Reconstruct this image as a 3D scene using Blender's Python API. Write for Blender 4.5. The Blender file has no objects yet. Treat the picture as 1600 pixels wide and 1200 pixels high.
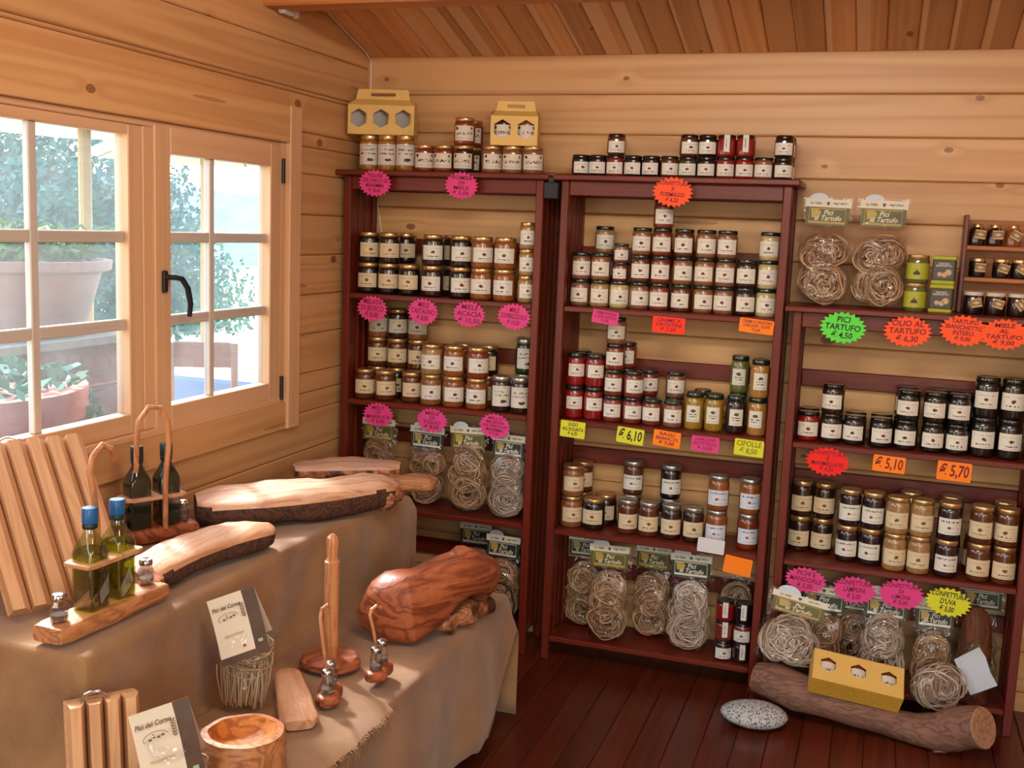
import bpy, bmesh, math, random
from mathutils import Vector, Matrix, noise as mnoise

# ------------------------------------------------------------------ scene, camera, light
SC = bpy.context.scene
COL = SC.collection
R_AX = Vector((0.94480144, 0.32529069, 0.03919453))
U_AX = Vector((-0.0826026, 0.12072317, 0.98924351))
F_AX = Vector((-0.31706001, 0.93787626, -0.14092928))
cam_d = bpy.data.cameras.new('camera')
cam_d.sensor_width = 36.0
cam_d.lens = 1694.02 / 1600 * 36.0
cam_d.clip_start = 0.05
cam_d.clip_end = 2000
cam = bpy.data.objects.new('camera', cam_d)
COL.objects.link(cam)
M = Matrix.Identity(4)
for i in range(3):
    M[i][0], M[i][1], M[i][2] = R_AX[i], U_AX[i], -F_AX[i]
M[0][3], M[1][3], M[2][3] = 1.1979, -4.0392, 1.7191
cam.matrix_world = M
SC.camera = cam

world = bpy.data.worlds.new('sky')
SC.world = world
world.use_nodes = True
wn = world.node_tree
for n in list(wn.nodes):
    wn.nodes.remove(n)
w_out = wn.nodes.new('ShaderNodeOutputWorld')
w_bg = wn.nodes.new('ShaderNodeBackground')
w_sky = wn.nodes.new('ShaderNodeTexSky')
w_sky.sky_type = 'NISHITA'
w_sky.sun_disc = False
w_sky.sun_elevation = math.radians(39)
w_sky.sun_rotation = math.radians(-55)
w_sky.air_density = 1.6
w_sky.dust_density = 2.0
w_bg.inputs['Strength'].default_value = 1.35
wn.links.new(w_sky.outputs[0], w_bg.inputs[0])
wn.links.new(w_bg.outputs[0], w_out.inputs[0])

def add_light(name, kind, loc, target, energy, color, size=None):
    d = bpy.data.lights.new(name, kind)
    d.energy = energy
    d.color = color
    if size and kind == 'AREA':
        d.shape = 'RECTANGLE'
        d.size, d.size_y = size
    o = bpy.data.objects.new(name, d)
    COL.objects.link(o)
    o.location = loc
    o.rotation_euler = (Vector(target) - Vector(loc)).to_track_quat('-Z', 'Y').to_euler()
    return o

sun = add_light('sun', 'SUN', (-8, 4, 8), (-8 + 1.0, 4 - 0.7, 8 - 1.0), 9.0, (0.97, 0.98, 1.0))
sun.data.angle = math.radians(5.0)
SC.cycles.max_bounces = 8
SC.cycles.diffuse_bounces = 4
SC.cycles.glossy_bounces = 3
SC.cycles.transparent_max_bounces = 16
SC.cycles.caustics_reflective = False
SC.cycles.caustics_refractive = False
# added light for daylight from an assumed, unseen door in the window wall
add_light('assumed_door_light', 'AREA', (-0.88, -3.85, 1.55), (1.6, -0.6, 1.5), 12, (1.0, 0.96, 0.9), (1.2, 1.7))
# added light imitating daylight from an assumed, unseen doorway in the rear wall
add_light('assumed_doorway_light', 'AREA', (1.7, -5.55, 2.0), (0.3, 0.0, 1.9), 26, (1.0, 0.97, 0.93), (1.9, 1.2))
# added strip lamp, out of view, to brighten the upper back wall
add_light('added_strip_lamp', 'AREA', (0.75, -2.56, 2.60), (0.6, 0.1, 1.85), 35, (1.0, 0.93, 0.82), (1.5, 0.12))
# added fill at the windowless right wall, to brighten the left wall
add_light('side_fill_light', 'AREA', (3.1, -2.9, 1.95), (-0.9, -1.2, 2.1), 22, (1.0, 0.97, 0.93), (1.4, 0.9))
# the window over the display table: a sampling portal for the sky behind it (gives off no light itself)
portal = add_light('window_portal', 'AREA', (-1.06, -1.25, 1.53), (0.0, -1.25, 1.53), 1, (1, 1, 1), (1.75, 1.0))
portal.data.cycles.is_portal = True

vs = SC.view_settings
vs.view_transform = 'Standard'
vs.look = 'None'
vs.exposure = -0.03
vs.gamma = 1.0
vs.use_curve_mapping = False

# ------------------------------------------------------------------ helpers
random.seed(7)
PI = math.pi
XW, YB = -0.955, 0.26          # left wall and back wall planes

def lin(h):
    h = h.lstrip('#')
    o = []
    for i in (0, 2, 4):
        c = int(h[i:i + 2], 16) / 255
        o.append(c / 12.92 if c <= 0.04045 else ((c + 0.055) / 1.055) ** 2.4)
    return (o[0], o[1], o[2], 1.0)

class MB:
    def __init__(s):
        s.v, s.f, s.m, s.uv = [], [], [], {}
    def add(s, vs, fs, mi=0, uvs=None):
        b = len(s.v)
        s.v += [tuple(p) for p in vs]
        for f in fs:
            s.f.append(tuple(b + i for i in f))
            s.m.append(mi)
        if uvs:
            for i, u in enumerate(uvs):
                s.uv[b + i] = u
        return s
    def box(s, a, b, mi=0, bev=0.0):
        x0, y0, z0 = a
        x1, y1, z1 = b
        if bev <= 0:
            return s.add([(x0,y0,z0),(x1,y0,z0),(x1,y1,z0),(x0,y1,z0),(x0,y0,z1),(x1,y0,z1),(x1,y1,z1),(x0,y1,z1)],
                         [(0,3,2,1),(4,5,6,7),(0,1,5,4),(1,2,6,5),(2,3,7,6),(3,0,4,7)], mi)
        e = min(bev, (x1-x0)*.45, (y1-y0)*.45, (z1-z0)*.45)
        V, F = [], []
        idx = {}
        for sx in (0, 1):
            for sy in (0, 1):
                for sz in (0, 1):
                    p = [x1 if sx else x0, y1 if sy else y0, z1 if sz else z0]
                    q = [-e if sx else e, -e if sy else e, -e if sz else e]
                    for ax in range(3):
                        r = [p[k] + (0 if k == ax else q[k]) for k in range(3)]
                        idx[(sx, sy, sz, ax)] = len(V)
                        V.append(r)
        for ax in range(3):
            o = [k for k in range(3) if k != ax]
            for sd in (0, 1):
                c = []
                for a_, b_ in ((0,0),(1,0),(1,1),(0,1)):
                    k = [0, 0, 0]
                    k[ax] = sd; k[o[0]] = a_; k[o[1]] = b_
                    c.append(idx[(k[0], k[1], k[2], ax)])
                F.append(c)
        for ax in range(3):
            o = [k for k in range(3) if k != ax]
            for a_ in (0, 1):
                for b_ in (0, 1):
                    k0 = [0,0,0]; k0[o[0]] = a_; k0[o[1]] = b_
                    k1 = list(k0); k1[ax] = 1
                    F.append([idx[(*k0, o[0])], idx[(*k1, o[0])], idx[(*k1, o[1])], idx[(*k0, o[1])]])
        for sx in (0, 1):
            for sy in (0, 1):
                for sz in (0, 1):
                    F.append([idx[(sx, sy, sz, 0)], idx[(sx, sy, sz, 1)], idx[(sx, sy, sz, 2)]])
        return s.add(V, F, mi)
    def lathe(s, prof, n=24, c=(0, 0, 0), mi=0):
        V, F = [], []
        for r, z in prof:
            for i in range(n):
                a = 2 * PI * i / n
                V.append((c[0] + r * math.cos(a), c[1] + r * math.sin(a), c[2] + z))
        for k in range(len(prof) - 1):
            for i in range(n):
                j = (i + 1) % n
                F.append((k*n+i, k*n+j, (k+1)*n+j, (k+1)*n+i))
        F.append(tuple(range(n))[::-1])
        F.append(tuple((len(prof)-1)*n + i for i in range(n)))
        return s.add(V, F, mi)
    def tube(s, pts, r, n=8, mi=0, closed=False):
        P = [Vector(p) for p in pts]
        rr = r if isinstance(r, (list, tuple)) else [r] * len(P)
        V, F = [], []
        nrm = None
        L = len(P)
        for k, p in enumerate(P):
            if closed:
                t = (P[(k+1) % L] - P[k-1]).normalized()
            else:
                t = (P[min(k+1, L-1)] - P[max(k-1, 0)]).normalized()
            if nrm is None:
                nrm = t.orthogonal().normalized()
            nrm = (nrm - t * nrm.dot(t))
            nrm = nrm.normalized() if nrm.length > 1e-6 else t.orthogonal().normalized()
            b = t.cross(nrm)
            for i in range(n):
                a = 2 * PI * i / n
                V.append(p + (nrm * math.cos(a) + b * math.sin(a)) * rr[k])
        for k in range(L if closed else L - 1):
            k2 = (k + 1) % L
            for i in range(n):
                j = (i + 1) % n
                F.append((k*n+i, k*n+j, k2*n+j, k2*n+i))
        if not closed:
            F.append(tuple(range(n))[::-1])
            F.append(tuple((L-1)*n + i for i in range(n)))
        return s.add(V, F, mi)
    def loft(s, pts, rx, ry, up=(0, 0, 1), n=20, power=2.0, amp=0.0, freq=8.0, seed=0, mi=0, cap_mi=None):
        P = [Vector(p) for p in pts]
        up = Vector(up)
        V, F = [], []
        off = Vector((seed * 3.7, seed * 1.3, seed * 2.1))
        L = len(P)
        for k, p in enumerate(P):
            t = (P[min(k+1, L-1)] - P[max(k-1, 0)]).normalized()
            sd = t.cross(up).normalized()
            u2 = sd.cross(t)
            for i in range(n):
                a = 2 * PI * i / n
                c, d = math.cos(a), math.sin(a)
                x = math.copysign(abs(c) ** (2 / power), c) * rx[k]
                y = math.copysign(abs(d) ** (2 / power), d) * ry[k]
                q = p + sd * x + u2 * y
                if amp:
                    dv = mnoise.noise(q * freq + off) + .5 * mnoise.noise(q * freq * 2.3 + off)
                    q = q + (sd * c + u2 * d) * (amp * dv)
                V.append(q)
        for k in range(L - 1):
            for i in range(n):
                j = (i + 1) % n
                F.append((k*n+i, k*n+j, (k+1)*n+j, (k+1)*n+i))
        s.add(V, F, mi)
        b = len(s.v) - len(V)
        cm = mi if cap_mi is None else cap_mi
        s.f.append(tuple(b + i for i in range(n))[::-1]); s.m.append(cm)
        s.f.append(tuple(b + (L-1)*n + i for i in range(n))); s.m.append(cm)
        return s
    def prism(s, poly, y0, y1, mi=0):
        """polygon in x,z extruded along y (front at y0)"""
        n = len(poly)
        V = [(x, y0, z) for x, z in poly] + [(x, y1, z) for x, z in poly]
        F = [tuple(range(n)), tuple(range(2*n-1, n-1, -1))]
        for i in range(n):
            j = (i + 1) % n
            F.append((i, n+i, n+j, j))
        return s.add(V, F, mi)
    def mesh(s, name, smooth=True, angle=35):
        me = bpy.data.meshes.new(name)
        me.from_pydata(s.v, [], s.f)
        if any(s.m):
            me.polygons.foreach_set('material_index', s.m)
        if s.uv:
            lay = me.uv_layers.new(name='UVMap')
            for lp in me.loops:
                lay.data[lp.index].uv = s.uv.get(lp.vertex_index, (0, 0))
        bm = bmesh.new()
        bm.from_mesh(me)
        bmesh.ops.recalc_face_normals(bm, faces=bm.faces)
        if smooth:
            for f in bm.faces:
                f.smooth = True
            th = math.radians(angle)
            for e in bm.edges:
                if len(e.link_faces) == 2 and e.calc_face_angle(0) > th:
                    e.smooth = False
        bm.to_mesh(me)
        bm.free()
        return me

def put(name, me, mats, parent=None, loc=(0, 0, 0), rot=(0, 0, 0), kind=None):
    o = bpy.data.objects.new(name, me)
    COL.objects.link(o)
    if mats is not None and not me.materials:
        for m in (mats if isinstance(mats, (list, tuple)) else [mats]):
            me.materials.append(m)
    o.location = loc
    o.rotation_euler = rot
    if parent:
        o.parent = parent
    if kind:
        o['kind'] = kind
    return o

def tagit(o, label, cat, group=None):
    o['label'] = label
    o['category'] = cat
    if group:
        o['group'] = group
    return o

def thing(name, label, cat, loc=(0, 0, 0), rot=(0, 0, 0), group=None):
    o = bpy.data.objects.new(name, None)
    o.empty_display_size = 0.05
    COL.objects.link(o)
    o.location = loc
    o.rotation_euler = rot
    return tagit(o, label, cat, group)

def struct(name, loc=(0, 0, 0)):
    o = bpy.data.objects.new(name, None)
    o.empty_display_size = 0.05
    COL.objects.link(o)
    o.location = loc
    o['kind'] = 'structure'
    return o

# ------------------------------------------------------------------ materials
class NT:
    def __init__(s, name):
        s.mat = bpy.data.materials.new(name)
        s.mat.use_nodes = True
        s.t = s.mat.node_tree
        s.bsdf = s.t.nodes['Principled BSDF']
        s.out = s.t.nodes['Material Output']
    def n(s, typ, **kw):
        nd = s.t.nodes.new('ShaderNode' + typ)
        for k, v in kw.items():
            if hasattr(nd, k):
                setattr(nd, k, v)
        return nd
    def l(s, a, b):
        s.t.links.new(a, b)
    def val(s, sock, v):
        if hasattr(v, 'is_output'):
            s.l(v, sock)
        else:
            sock.default_value = v
    def math(s, op, a, b=0.0, c=0.0, clamp=False):
        nd = s.n('Math', operation=op)
        nd.use_clamp = clamp
        s.val(nd.inputs[0], a); s.val(nd.inputs[1], b); s.val(nd.inputs[2], c)
        return nd.outputs[0]
    def mix(s, f, a, b, blend='MIX'):
        nd = s.n('Mix', data_type='RGBA', blend_type=blend)
        s.val(nd.inputs[0], f); s.val(nd.inputs[6], a); s.val(nd.inputs[7], b)
        return nd.outputs[2]
    def noise(s, vec, scale, detail=2.0, rough=.5, dist=0.0):
        nd = s.n('TexNoise')
        if vec is not None:
            s.l(vec, nd.inputs['Vector'])
        nd.inputs['Scale'].default_value = scale
        nd.inputs['Detail'].default_value = detail
        nd.inputs['Roughness'].default_value = rough
        nd.inputs['Distortion'].default_value = dist
        return nd.outputs[0]
    def ramp(s, f, stops):
        nd = s.n('ValToRGB')
        cr = nd.color_ramp
        while len(cr.elements) < len(stops):
            cr.elements.new(.5)
        for e, (p, c) in zip(cr.elements, stops):
            e.position = p
            e.color = c if len(c) == 4 else (*c, 1)
        s.val(nd.inputs[0], f)
        return nd.outputs[0]
    def objco(s, scale=(1, 1, 1), rnd=True):
        tc = s.n('TexCoord')
        v = tc.outputs['Object']
        if rnd:
            oi = s.n('ObjectInfo')
            vm = s.n('VectorMath', operation='MULTIPLY_ADD')
            cb = s.n('CombineXYZ')
            for i in range(3):
                s.l(oi.outputs['Random'], cb.inputs[i])
            s.l(cb.outputs[0], vm.inputs[0])
            vm.inputs[1].default_value = (41.0, 23.0, 17.0)
            s.l(v, vm.inputs[2])
            v = vm.outputs[0]
        mp = s.n('Mapping')
        mp.inputs['Scale'].default_value = scale
        s.l(v, mp.inputs[0])
        return mp.outputs[0], v
    def bump(s, h, strength=.2, dist=.01):
        b = s.n('Bump')
        b.inputs['Strength'].default_value = strength
        b.inputs['Distance'].default_value = dist
        s.l(h, b.inputs['Height'])
        s.l(b.outputs[0], s.bsdf.inputs['Normal'])
    def done(s, rough=.5, spec=.5, metal=0.0, coat=0.0, coat_rough=.05):
        s.bsdf.inputs['Roughness'].default_value = rough
        s.bsdf.inputs['Specular IOR Level'].default_value = spec
        s.bsdf.inputs['Metallic'].default_value = metal
        s.bsdf.inputs['Coat Weight'].default_value = coat
        s.bsdf.inputs['Coat Roughness'].default_value = coat_rough
        return s.mat

def plain(name, col, rough=.5, metal=0.0, coat=0.0, spec=.5, mott=0.0, scale=30):
    t = NT(name)
    c = lin(col) if isinstance(col, str) else col
    if mott:
        v, _ = t.objco((1, 1, 1))
        f = t.noise(v, scale, 3)
        d = tuple(x * (1 - mott) for x in c[:3]) + (1,)
        l_ = tuple(min(1, x * (1 + mott)) for x in c[:3]) + (1,)
        t.l(t.ramp(f, [(.3, d), (.7, l_)]), t.bsdf.inputs['Base Color'])
    else:
        t.bsdf.inputs['Base Color'].default_value = c
    return t.done(rough, spec, metal, coat)

def tc_raw(t):
    return t.n('TexCoord').outputs['Object']

def wood(name, light, dark, knotc=None, sx=.55, sy=7.0, rings=30.0, contrast=.6, rough=.5, coat=0.0, var=.25, knots=3.6, gate=.55, bump=.15, sap=None):
    """grain runs along local x"""
    t = NT(name)
    v, raw = t.objco((sx, sy, sy))
    ring_in = t.noise(v, 1.0, 2.0, .45, .3)
    if knotc:
        sep = t.n('SeparateXYZ'); t.l(raw, sep.inputs[0])
        cmb = t.n('CombineXYZ')
        t.l(t.math('MULTIPLY', sep.outputs[0], .62), cmb.inputs[0])
        t.l(sep.outputs[1], cmb.inputs[1])
        vo = t.n('TexVoronoi', voronoi_dimensions='2D', feature='F1')
        vo.inputs['Scale'].default_value = knots
        t.l(cmb.outputs[0], vo.inputs['Vector'])
        sc = t.n('SeparateColor'); t.l(vo.outputs['Color'], sc.inputs[0])
        gatev = t.math('GREATER_THAN', sc.outputs[0], gate)
        rad = t.math('MULTIPLY_ADD', sc.outputs[1], .045, .022)
        dn = t.math('DIVIDE', vo.outputs['Distance'], rad)
        near = t.math('MULTIPLY', t.math('SUBTRACT', 1.0, t.math('DIVIDE', vo.outputs['Distance'], .22), clamp=True), gatev)
        near = t.math('POWER', near, 2.0)
        ring_in = t.math('ADD', ring_in, t.math('MULTIPLY', near, .10))
    s1 = t.math('SINE', t.math('MULTIPLY', ring_in, rings * 2))
    s1 = t.math('MULTIPLY_ADD', s1, .5, .5)
    s1 = t.math('POWER', s1, 1.6)
    mp = t.n('Mapping'); mp.inputs['Scale'].default_value = (sx * 3, sy * 9, sy * 9)
    t.l(raw, mp.inputs[0])
    fine = t.noise(mp.outputs[0], 1.0, 3)
    broad = t.noise(v, .35, 2)
    f = t.math('MULTIPLY_ADD', s1, contrast * .55, t.math('MULTIPLY', fine, contrast * .5))
    f = t.math('ADD', f, t.math('MULTIPLY_ADD', broad, .5, -.28), clamp=True)
    col = t.mix(f, lin(light), lin(dark))
    oi = t.n('ObjectInfo')
    hv = t.math('MULTIPLY_ADD', oi.outputs['Random'], var, 1 - var * .5)
    hsv = t.n('HueSaturation'); t.l(hv, hsv.inputs['Value']); t.l(col, hsv.inputs['Color'])
    col = hsv.outputs[0]
    if sap:
        sp = t.n('SeparateXYZ'); t.l(tc_raw(t), sp.inputs[0])
        wob = t.noise(v, .8, 2)
        edge = t.math('MULTIPLY_ADD', wob, .07, sp.outputs[1])
        on = t.math('GREATER_THAN', edge, t.math('MULTIPLY_ADD', t.math('FRACT', t.math('MULTIPLY', oi.outputs['Random'], 7.3)), .10, .075))
        col = t.mix(t.math('MULTIPLY', on, .8), col, lin(sap))
    if knotc:
        streak = t.n('Mapping'); streak.inputs['Scale'].default_value = (.16, 2.2, 1)
        t.l(raw, streak.inputs[0])
        vs_ = t.n('TexVoronoi', voronoi_dimensions='2D', feature='F1'); vs_.inputs['Scale'].default_value = 3.0
        t.l(streak.outputs[0], vs_.inputs['Vector'])
        sg = t.n('SeparateColor'); t.l(vs_.outputs['Color'], sg.inputs[0])
        sk = t.math('MULTIPLY', t.math('LESS_THAN', vs_.outputs['Distance'], .045), t.math('GREATER_THAN', sg.outputs[0], .6))
        col = t.mix(t.math('MULTIPLY', sk, .45), col, lin(knotc))
        kf = t.ramp(dn, [(0.0, (1, 1, 1)), (.55, (.75, .75, .75)), (.8, (1, 1, 1)), (1.0, (0, 0, 0))])
        kf = t.math('MULTIPLY', t.math('MULTIPLY', kf, gatev), .85)
        col = t.mix(kf, col, lin(knotc))
    t.l(col, t.bsdf.inputs['Base Color'])
    if bump:
        t.bump(fine, bump, .002)
    return t.done(rough, .4, 0, coat, .15)

M_pine = wood('pine_wall', '#d9a873', '#b37b48', '#6d3016', rough=.42, var=.14, sx=.22, sy=6.5, rings=22, contrast=.68, gate=.42)
M_pine_frame = wood('pine_frame', '#dcb087', '#bf8a5f', None, rough=.45, sx=.3, sy=12, var=.1, contrast=.4, rings=16)
M_muntin_skylit = wood('muntin_skylit_wood', '#c9bdb2', '#a99a8e', None, rough=.45, sx=.3, sy=14, var=.05, contrast=.3)  # greyed paler than the frame to imitate skylight on the bars
M_ceil = wood('ceiling_boards', '#d29d69', '#aa6c3d', '#5a240f', rough=.45, var=.45, knots=4.2, gate=.5, sx=.25, sy=9, rings=18, sap='#dfb58a')
M_beam = wood('ceiling_beam_wood', '#c98349', '#a35a28', '#5a220e', rough=.5, var=.1, sx=.25)
M_floor = wood('floor_boards', '#642816', '#3a130a', '#240a06', rough=.32, var=.3, contrast=.7, coat=.15, sx=.3)
M_red = wood('mahogany_stain', '#6f2414', '#421209', None, rough=.38, var=.1, contrast=.5, sx=.6, sy=16, coat=.06)
M_seam = plain('dark_seam', '#3a1d0e', .8)

def lines_noise_label(name, paper, ink, accent, style='small'):
    t = NT(name)
    tc = t.n('TexCoord')
    sep = t.n('SeparateXYZ'); t.l(tc.outputs['UV'], sep.inputs[0])
    u, v = sep.outputs[0], sep.outputs[1]
    oi = t.n('ObjectInfo')
    def band(x, lo, hi):
        return t.math('MULTIPLY', t.math('GREATER_THAN', x, lo), t.math('LESS_THAN', x, hi))
    def scribble(lo, hi, ulo, uhi, fu, fv, thr):
        cb = t.n('CombineXYZ')
        t.l(t.math('MULTIPLY', u, fu), cb.inputs[0])
        t.l(t.math('MULTIPLY', v, fv), cb.inputs[1])
        t.l(t.math('MULTIPLY', oi.outputs['Random'], 60), cb.inputs[2])
        nz = t.noise(cb.outputs[0], 1.0, 2)
        return t.math('MULTIPLY', t.math('GREATER_THAN', nz, thr), t.math('MULTIPLY', band(v, lo, hi), band(u, ulo, uhi)))
    def blob(cu, cv, ru, rv, thr, sc=9):
        cb = t.n('CombineXYZ')
        t.l(t.math('MULTIPLY', u, sc), cb.inputs[0]); t.l(t.math('MULTIPLY', v, sc), cb.inputs[1])
        t.l(t.math('MULTIPLY', oi.outputs['Random'], 60), cb.inputs[2])
        nz = t.noise(cb.outputs[0], 1.0, 2)
        du = t.math('DIVIDE', t.math('SUBTRACT', u, cu), ru)
        dv = t.math('DIVIDE', t.math('SUBTRACT', v, cv), rv)
        d = t.math('ADD', t.math('MULTIPLY', du, du), t.math('MULTIPLY', dv, dv))
        return t.math('LESS_THAN', t.math('ADD', d, t.math('MULTIPLY_ADD', nz, 2.4, -1.2)), thr)
    col = None
    pap = t.mix(t.noise(tc.outputs['UV'], 3, 2), lin(paper), tuple(x * .88 for x in lin(paper)[:3]) + (1,))
    if style == 'small':
        col = t.mix(blob(.52, .52, .10, .12, .75, 12), pap, lin(accent))
        col = t.mix(scribble(.20, .28, .22, .78, 26, 8, .5), col, lin(ink))
        col = t.mix(t.math('MULTIPLY', scribble(.74, .8, .12, .88, 34, 10, .52), .5), col, lin(ink))
        col = t.mix(t.math('MULTIPLY', scribble(.08, .11, .2, .9, 50, 6, .45), .55), col, lin(ink))
    elif style == 'script':
        col = t.mix(scribble(.38, .58, .1, .9, 20, 7, .53), pap, lin(ink))
        col = t.mix(blob(.14, .82, .08, .14, .7), col, lin(ink))
        col = t.mix(blob(.86, .82, .07, .12, .7), col, lin(accent))
        col = t.mix(t.math('MULTIPLY', scribble(.14, .2, .1, .9, 40, 6, .5), .5), col, lin(ink))
    elif style == 'pollen':
        col = t.mix(scribble(.68, .78, .15, .85, 22, 7, .52), pap, lin(ink))
        col = t.mix(scribble(.5, .58, .1, .9, 22, 7, .52), col, lin(ink))
        col = t.mix(blob(.6, .24, .2, .1, .6, 12), col, lin(accent))
        col = t.mix(t.math('MULTIPLY', scribble(.88, .93, .2, .8, 34, 6, .5), .5), col, lin(ink))
    elif style == 'tall':
        col = t.mix(blob(.5, .68, .2, .11, .8), pap, lin(accent))
        col = t.mix(scribble(.44, .5, .2, .8, 18, 8, .47), col, lin(ink))
        col = t.mix(scribble(.3, .36, .25, .75, 18, 8, .47), col, lin(ink))
        col = t.mix(t.math('MULTIPLY', scribble(.1, .13, .15, .85, 36, 6, .45), .6), col, lin(ink))
    elif style == 'top':
        col = t.mix(scribble(.74, .84, .12, .88, 30, 9, .5), pap, lin(ink))
        col = t.mix(blob(.45, .42, .08, .1, .7), col, lin(accent))
        col = t.mix(t.math('MULTIPLY', scribble(.36, .44, .56, .85, 30, 8, .5), .6), col, lin(ink))
        col = t.mix(t.math('MULTIPLY', scribble(.12, .16, .3, .9, 40, 6, .45), .5), col, lin(ink))
    elif style == 'strip':
        col = t.mix(scribble(.2, .8, .3, .5, 10, 26, .5), pap, lin(ink))
    t.l(col, t.bsdf.inputs['Base Color'])
    return t.done(.55, .35)

LABELS = {
    'warm': (lines_noise_label('label_warm_paper', '#dfc9a6', '#3a2a1c', '#6d4a22', 'small'), 'cream'),
    'white': (lines_noise_label('label_white_paper', '#e4ddd2', '#2c2622', '#5a2a20', 'small'), 'white'),
    'grey': (lines_noise_label('label_grey_paper', '#cfc6b4', '#2c2622', '#4a3a2a', 'small'), 'pale'),
    'pollen': (lines_noise_label('label_pollen', '#dcd2c6', '#2b2520', '#3a302a', 'pollen'), 'tall white'),
    'script': (lines_noise_label('label_script', '#dfd3c0', '#2b1c12', '#7a5a2a', 'script'), 'script'),
    'tall': (lines_noise_label('label_tall', '#ded8c8', '#25221e', '#4a4632', 'tall'), 'tall'),
    'blue': (lines_noise_label('label_bluish', '#d5dae4', '#2a2c3a', '#a03a3a', 'top'), 'bluish'),
    'strip': (lines_noise_label('label_strip', '#ddd8d0', '#3a3632', '#3a3632', 'strip'), 'strip'),
    'jam': (lines_noise_label('label_jam', '#e2dccf', '#2a2622', '#8a2a2a', 'top'), 'white'),
}
CONTENT = {'black': '#130a07', 'dark': '#2c130a', 'amber': '#7a3210', 'orange': '#8c4c1e', 'caramel': '#885430', 'brown': '#58290f',
           'red': '#84130e', 'tomato': '#772a1b', 'salmon': '#82503c', 'cream': '#bba674', 'tan': '#9c7648', 'purple': '#22090f',
           'green': '#2f3214', 'yellow': '#94701f', 'peach': '#a87538', 'greenish': '#6a6832', 'pollen': '#9c6524'}
WORD = {'black': 'black', 'dark': 'dark brown', 'amber': 'amber', 'orange': 'orange', 'caramel': 'caramel', 'brown': 'brown', 'red': 'red',
        'tomato': 'tomato-red', 'salmon': 'salmon', 'cream': 'cream', 'tan': 'tan', 'purple': 'dark purple', 'green': 'dark green',
        'yellow': 'yellow', 'peach': 'peach', 'greenish': 'pale green', 'pollen': 'golden'}
M_cont = {k: plain('contents_' + k, c, .3, coat=1.0, mott=.22, scale=60 if k not in ('yellow', 'peach', 'greenish') else 38) for k, c in CONTENT.items()}
M_lid = {'gold': plain('lid_gold', '#d2ab78', .3, metal=.85), 'silver': plain('lid_silver', '#b9b4aa', .3, metal=.9),
         'dark': plain('lid_black', '#16130f', .25, coat=.6), 'green': plain('lid_dark_green', '#10231a', .25, coat=.8)}
TAGC = {'pink': '#dd4288', 'coral': '#ff5a2a', 'vermilion': '#ff3a1c', 'orange': '#ff8418', 'yellow': '#d9d62e', 'lime': '#5ee04a', 'white': '#d8d4d6', 'red': '#f2241c'}
M_tag = {k: plain('tag_' + k, c, .6, spec=.3) for k, c in TAGC.items()}
M_ink = plain('ink_dark_red', '#7a1030', .7)
M_ink_d = plain('ink_black', '#1c1620', .7)
M_ink_g = plain('ink_olive', '#7e7c1a', .7)
M_metal = plain('chrome', '#c9ced4', .18, metal=1.0)
M_dark_metal = plain('dark_metal', '#23242a', .4, metal=.3)
M_black = plain('black_plastic', '#121114', .5)

def film_mat(name, tint=(1, 1, 1, 1), amount=.16, bump=1.0, scale=20):
    t = NT(name)
    tr = t.n('BsdfTransparent'); tr.inputs[0].default_value = tint
    gl = t.n('BsdfGlossy'); gl.inputs['Roughness'].default_value = .07
    gl.inputs[0].default_value = (.95, .97, 1, 1)
    v, raw = t.objco((1, 1, 1))
    h = t.noise(v, scale, 2, .5, .8)
    b = t.n('Bump'); b.inputs['Strength'].default_value = bump; b.inputs['Distance'].default_value = .02
    t.l(h, b.inputs['Height']); t.l(b.outputs[0], gl.inputs['Normal'])
    lw = t.n('LayerWeight'); lw.inputs[0].default_value = .25
    t.l(b.outputs[0], lw.inputs['Normal'])
    f = t.math('MULTIPLY_ADD', t.math('POWER', lw.outputs['Facing'], 2.0), .36, amount * .28)
    ms = t.n('MixShader'); t.l(f, ms.inputs[0]); t.l(tr.outputs[0], ms.inputs[1]); t.l(gl.outputs[0], ms.inputs[2])
    t.l(ms.outputs[0], t.out.inputs[0])
    return t.mat

M_film = film_mat('clear_film')
def pane_mat():
    t = NT('window_glass')
    tr = t.n('BsdfTransparent'); tr.inputs[0].default_value = (.93, .98, 1, 1)
    gl = t.n('BsdfGlossy'); gl.inputs['Roughness'].default_value = .02
    df = t.n('BsdfTranslucent'); df.inputs[0].default_value = (.86, .93, 1, 1)
    v, raw = t.objco((1, 1, 1))
    dirt = t.math('MULTIPLY_ADD', t.noise(v, 5, 3), .08, .01)
    ms = t.n('MixShader'); t.l(dirt, ms.inputs[0]); t.l(tr.outputs[0], ms.inputs[1]); t.l(df.outputs[0], ms.inputs[2])
    fr = t.n('Fresnel'); fr.inputs[0].default_value = 1.45
    m2 = t.n('MixShader'); t.l(fr.outputs[0], m2.inputs[0]); t.l(ms.outputs[0], m2.inputs[1]); t.l(gl.outputs[0], m2.inputs[2])
    t.l(m2.outputs[0], t.out.inputs[0])
    return t.mat
M_pane = pane_mat()
def thin_glass(name, tint, fac=.12):
    t = NT(name)
    tr = t.n('BsdfTransparent'); tr.inputs[0].default_value = tint
    gl = t.n('BsdfGlossy'); gl.inputs['Roughness'].default_value = .04
    lw = t.n('LayerWeight'); lw.inputs[0].default_value = .3
    f = t.math('MULTIPLY_ADD', lw.outputs['Facing'], .45, fac)
    ms = t.n('MixShader'); t.l(f, ms.inputs[0]); t.l(tr.outputs[0], ms.inputs[1]); t.l(gl.outputs[0], ms.inputs[2])
    t.l(ms.outputs[0], t.out.inputs[0])
    return t.mat
M_shaker = thin_glass('shaker_glass', (.9, .92, .93, 1), .2)
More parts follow.
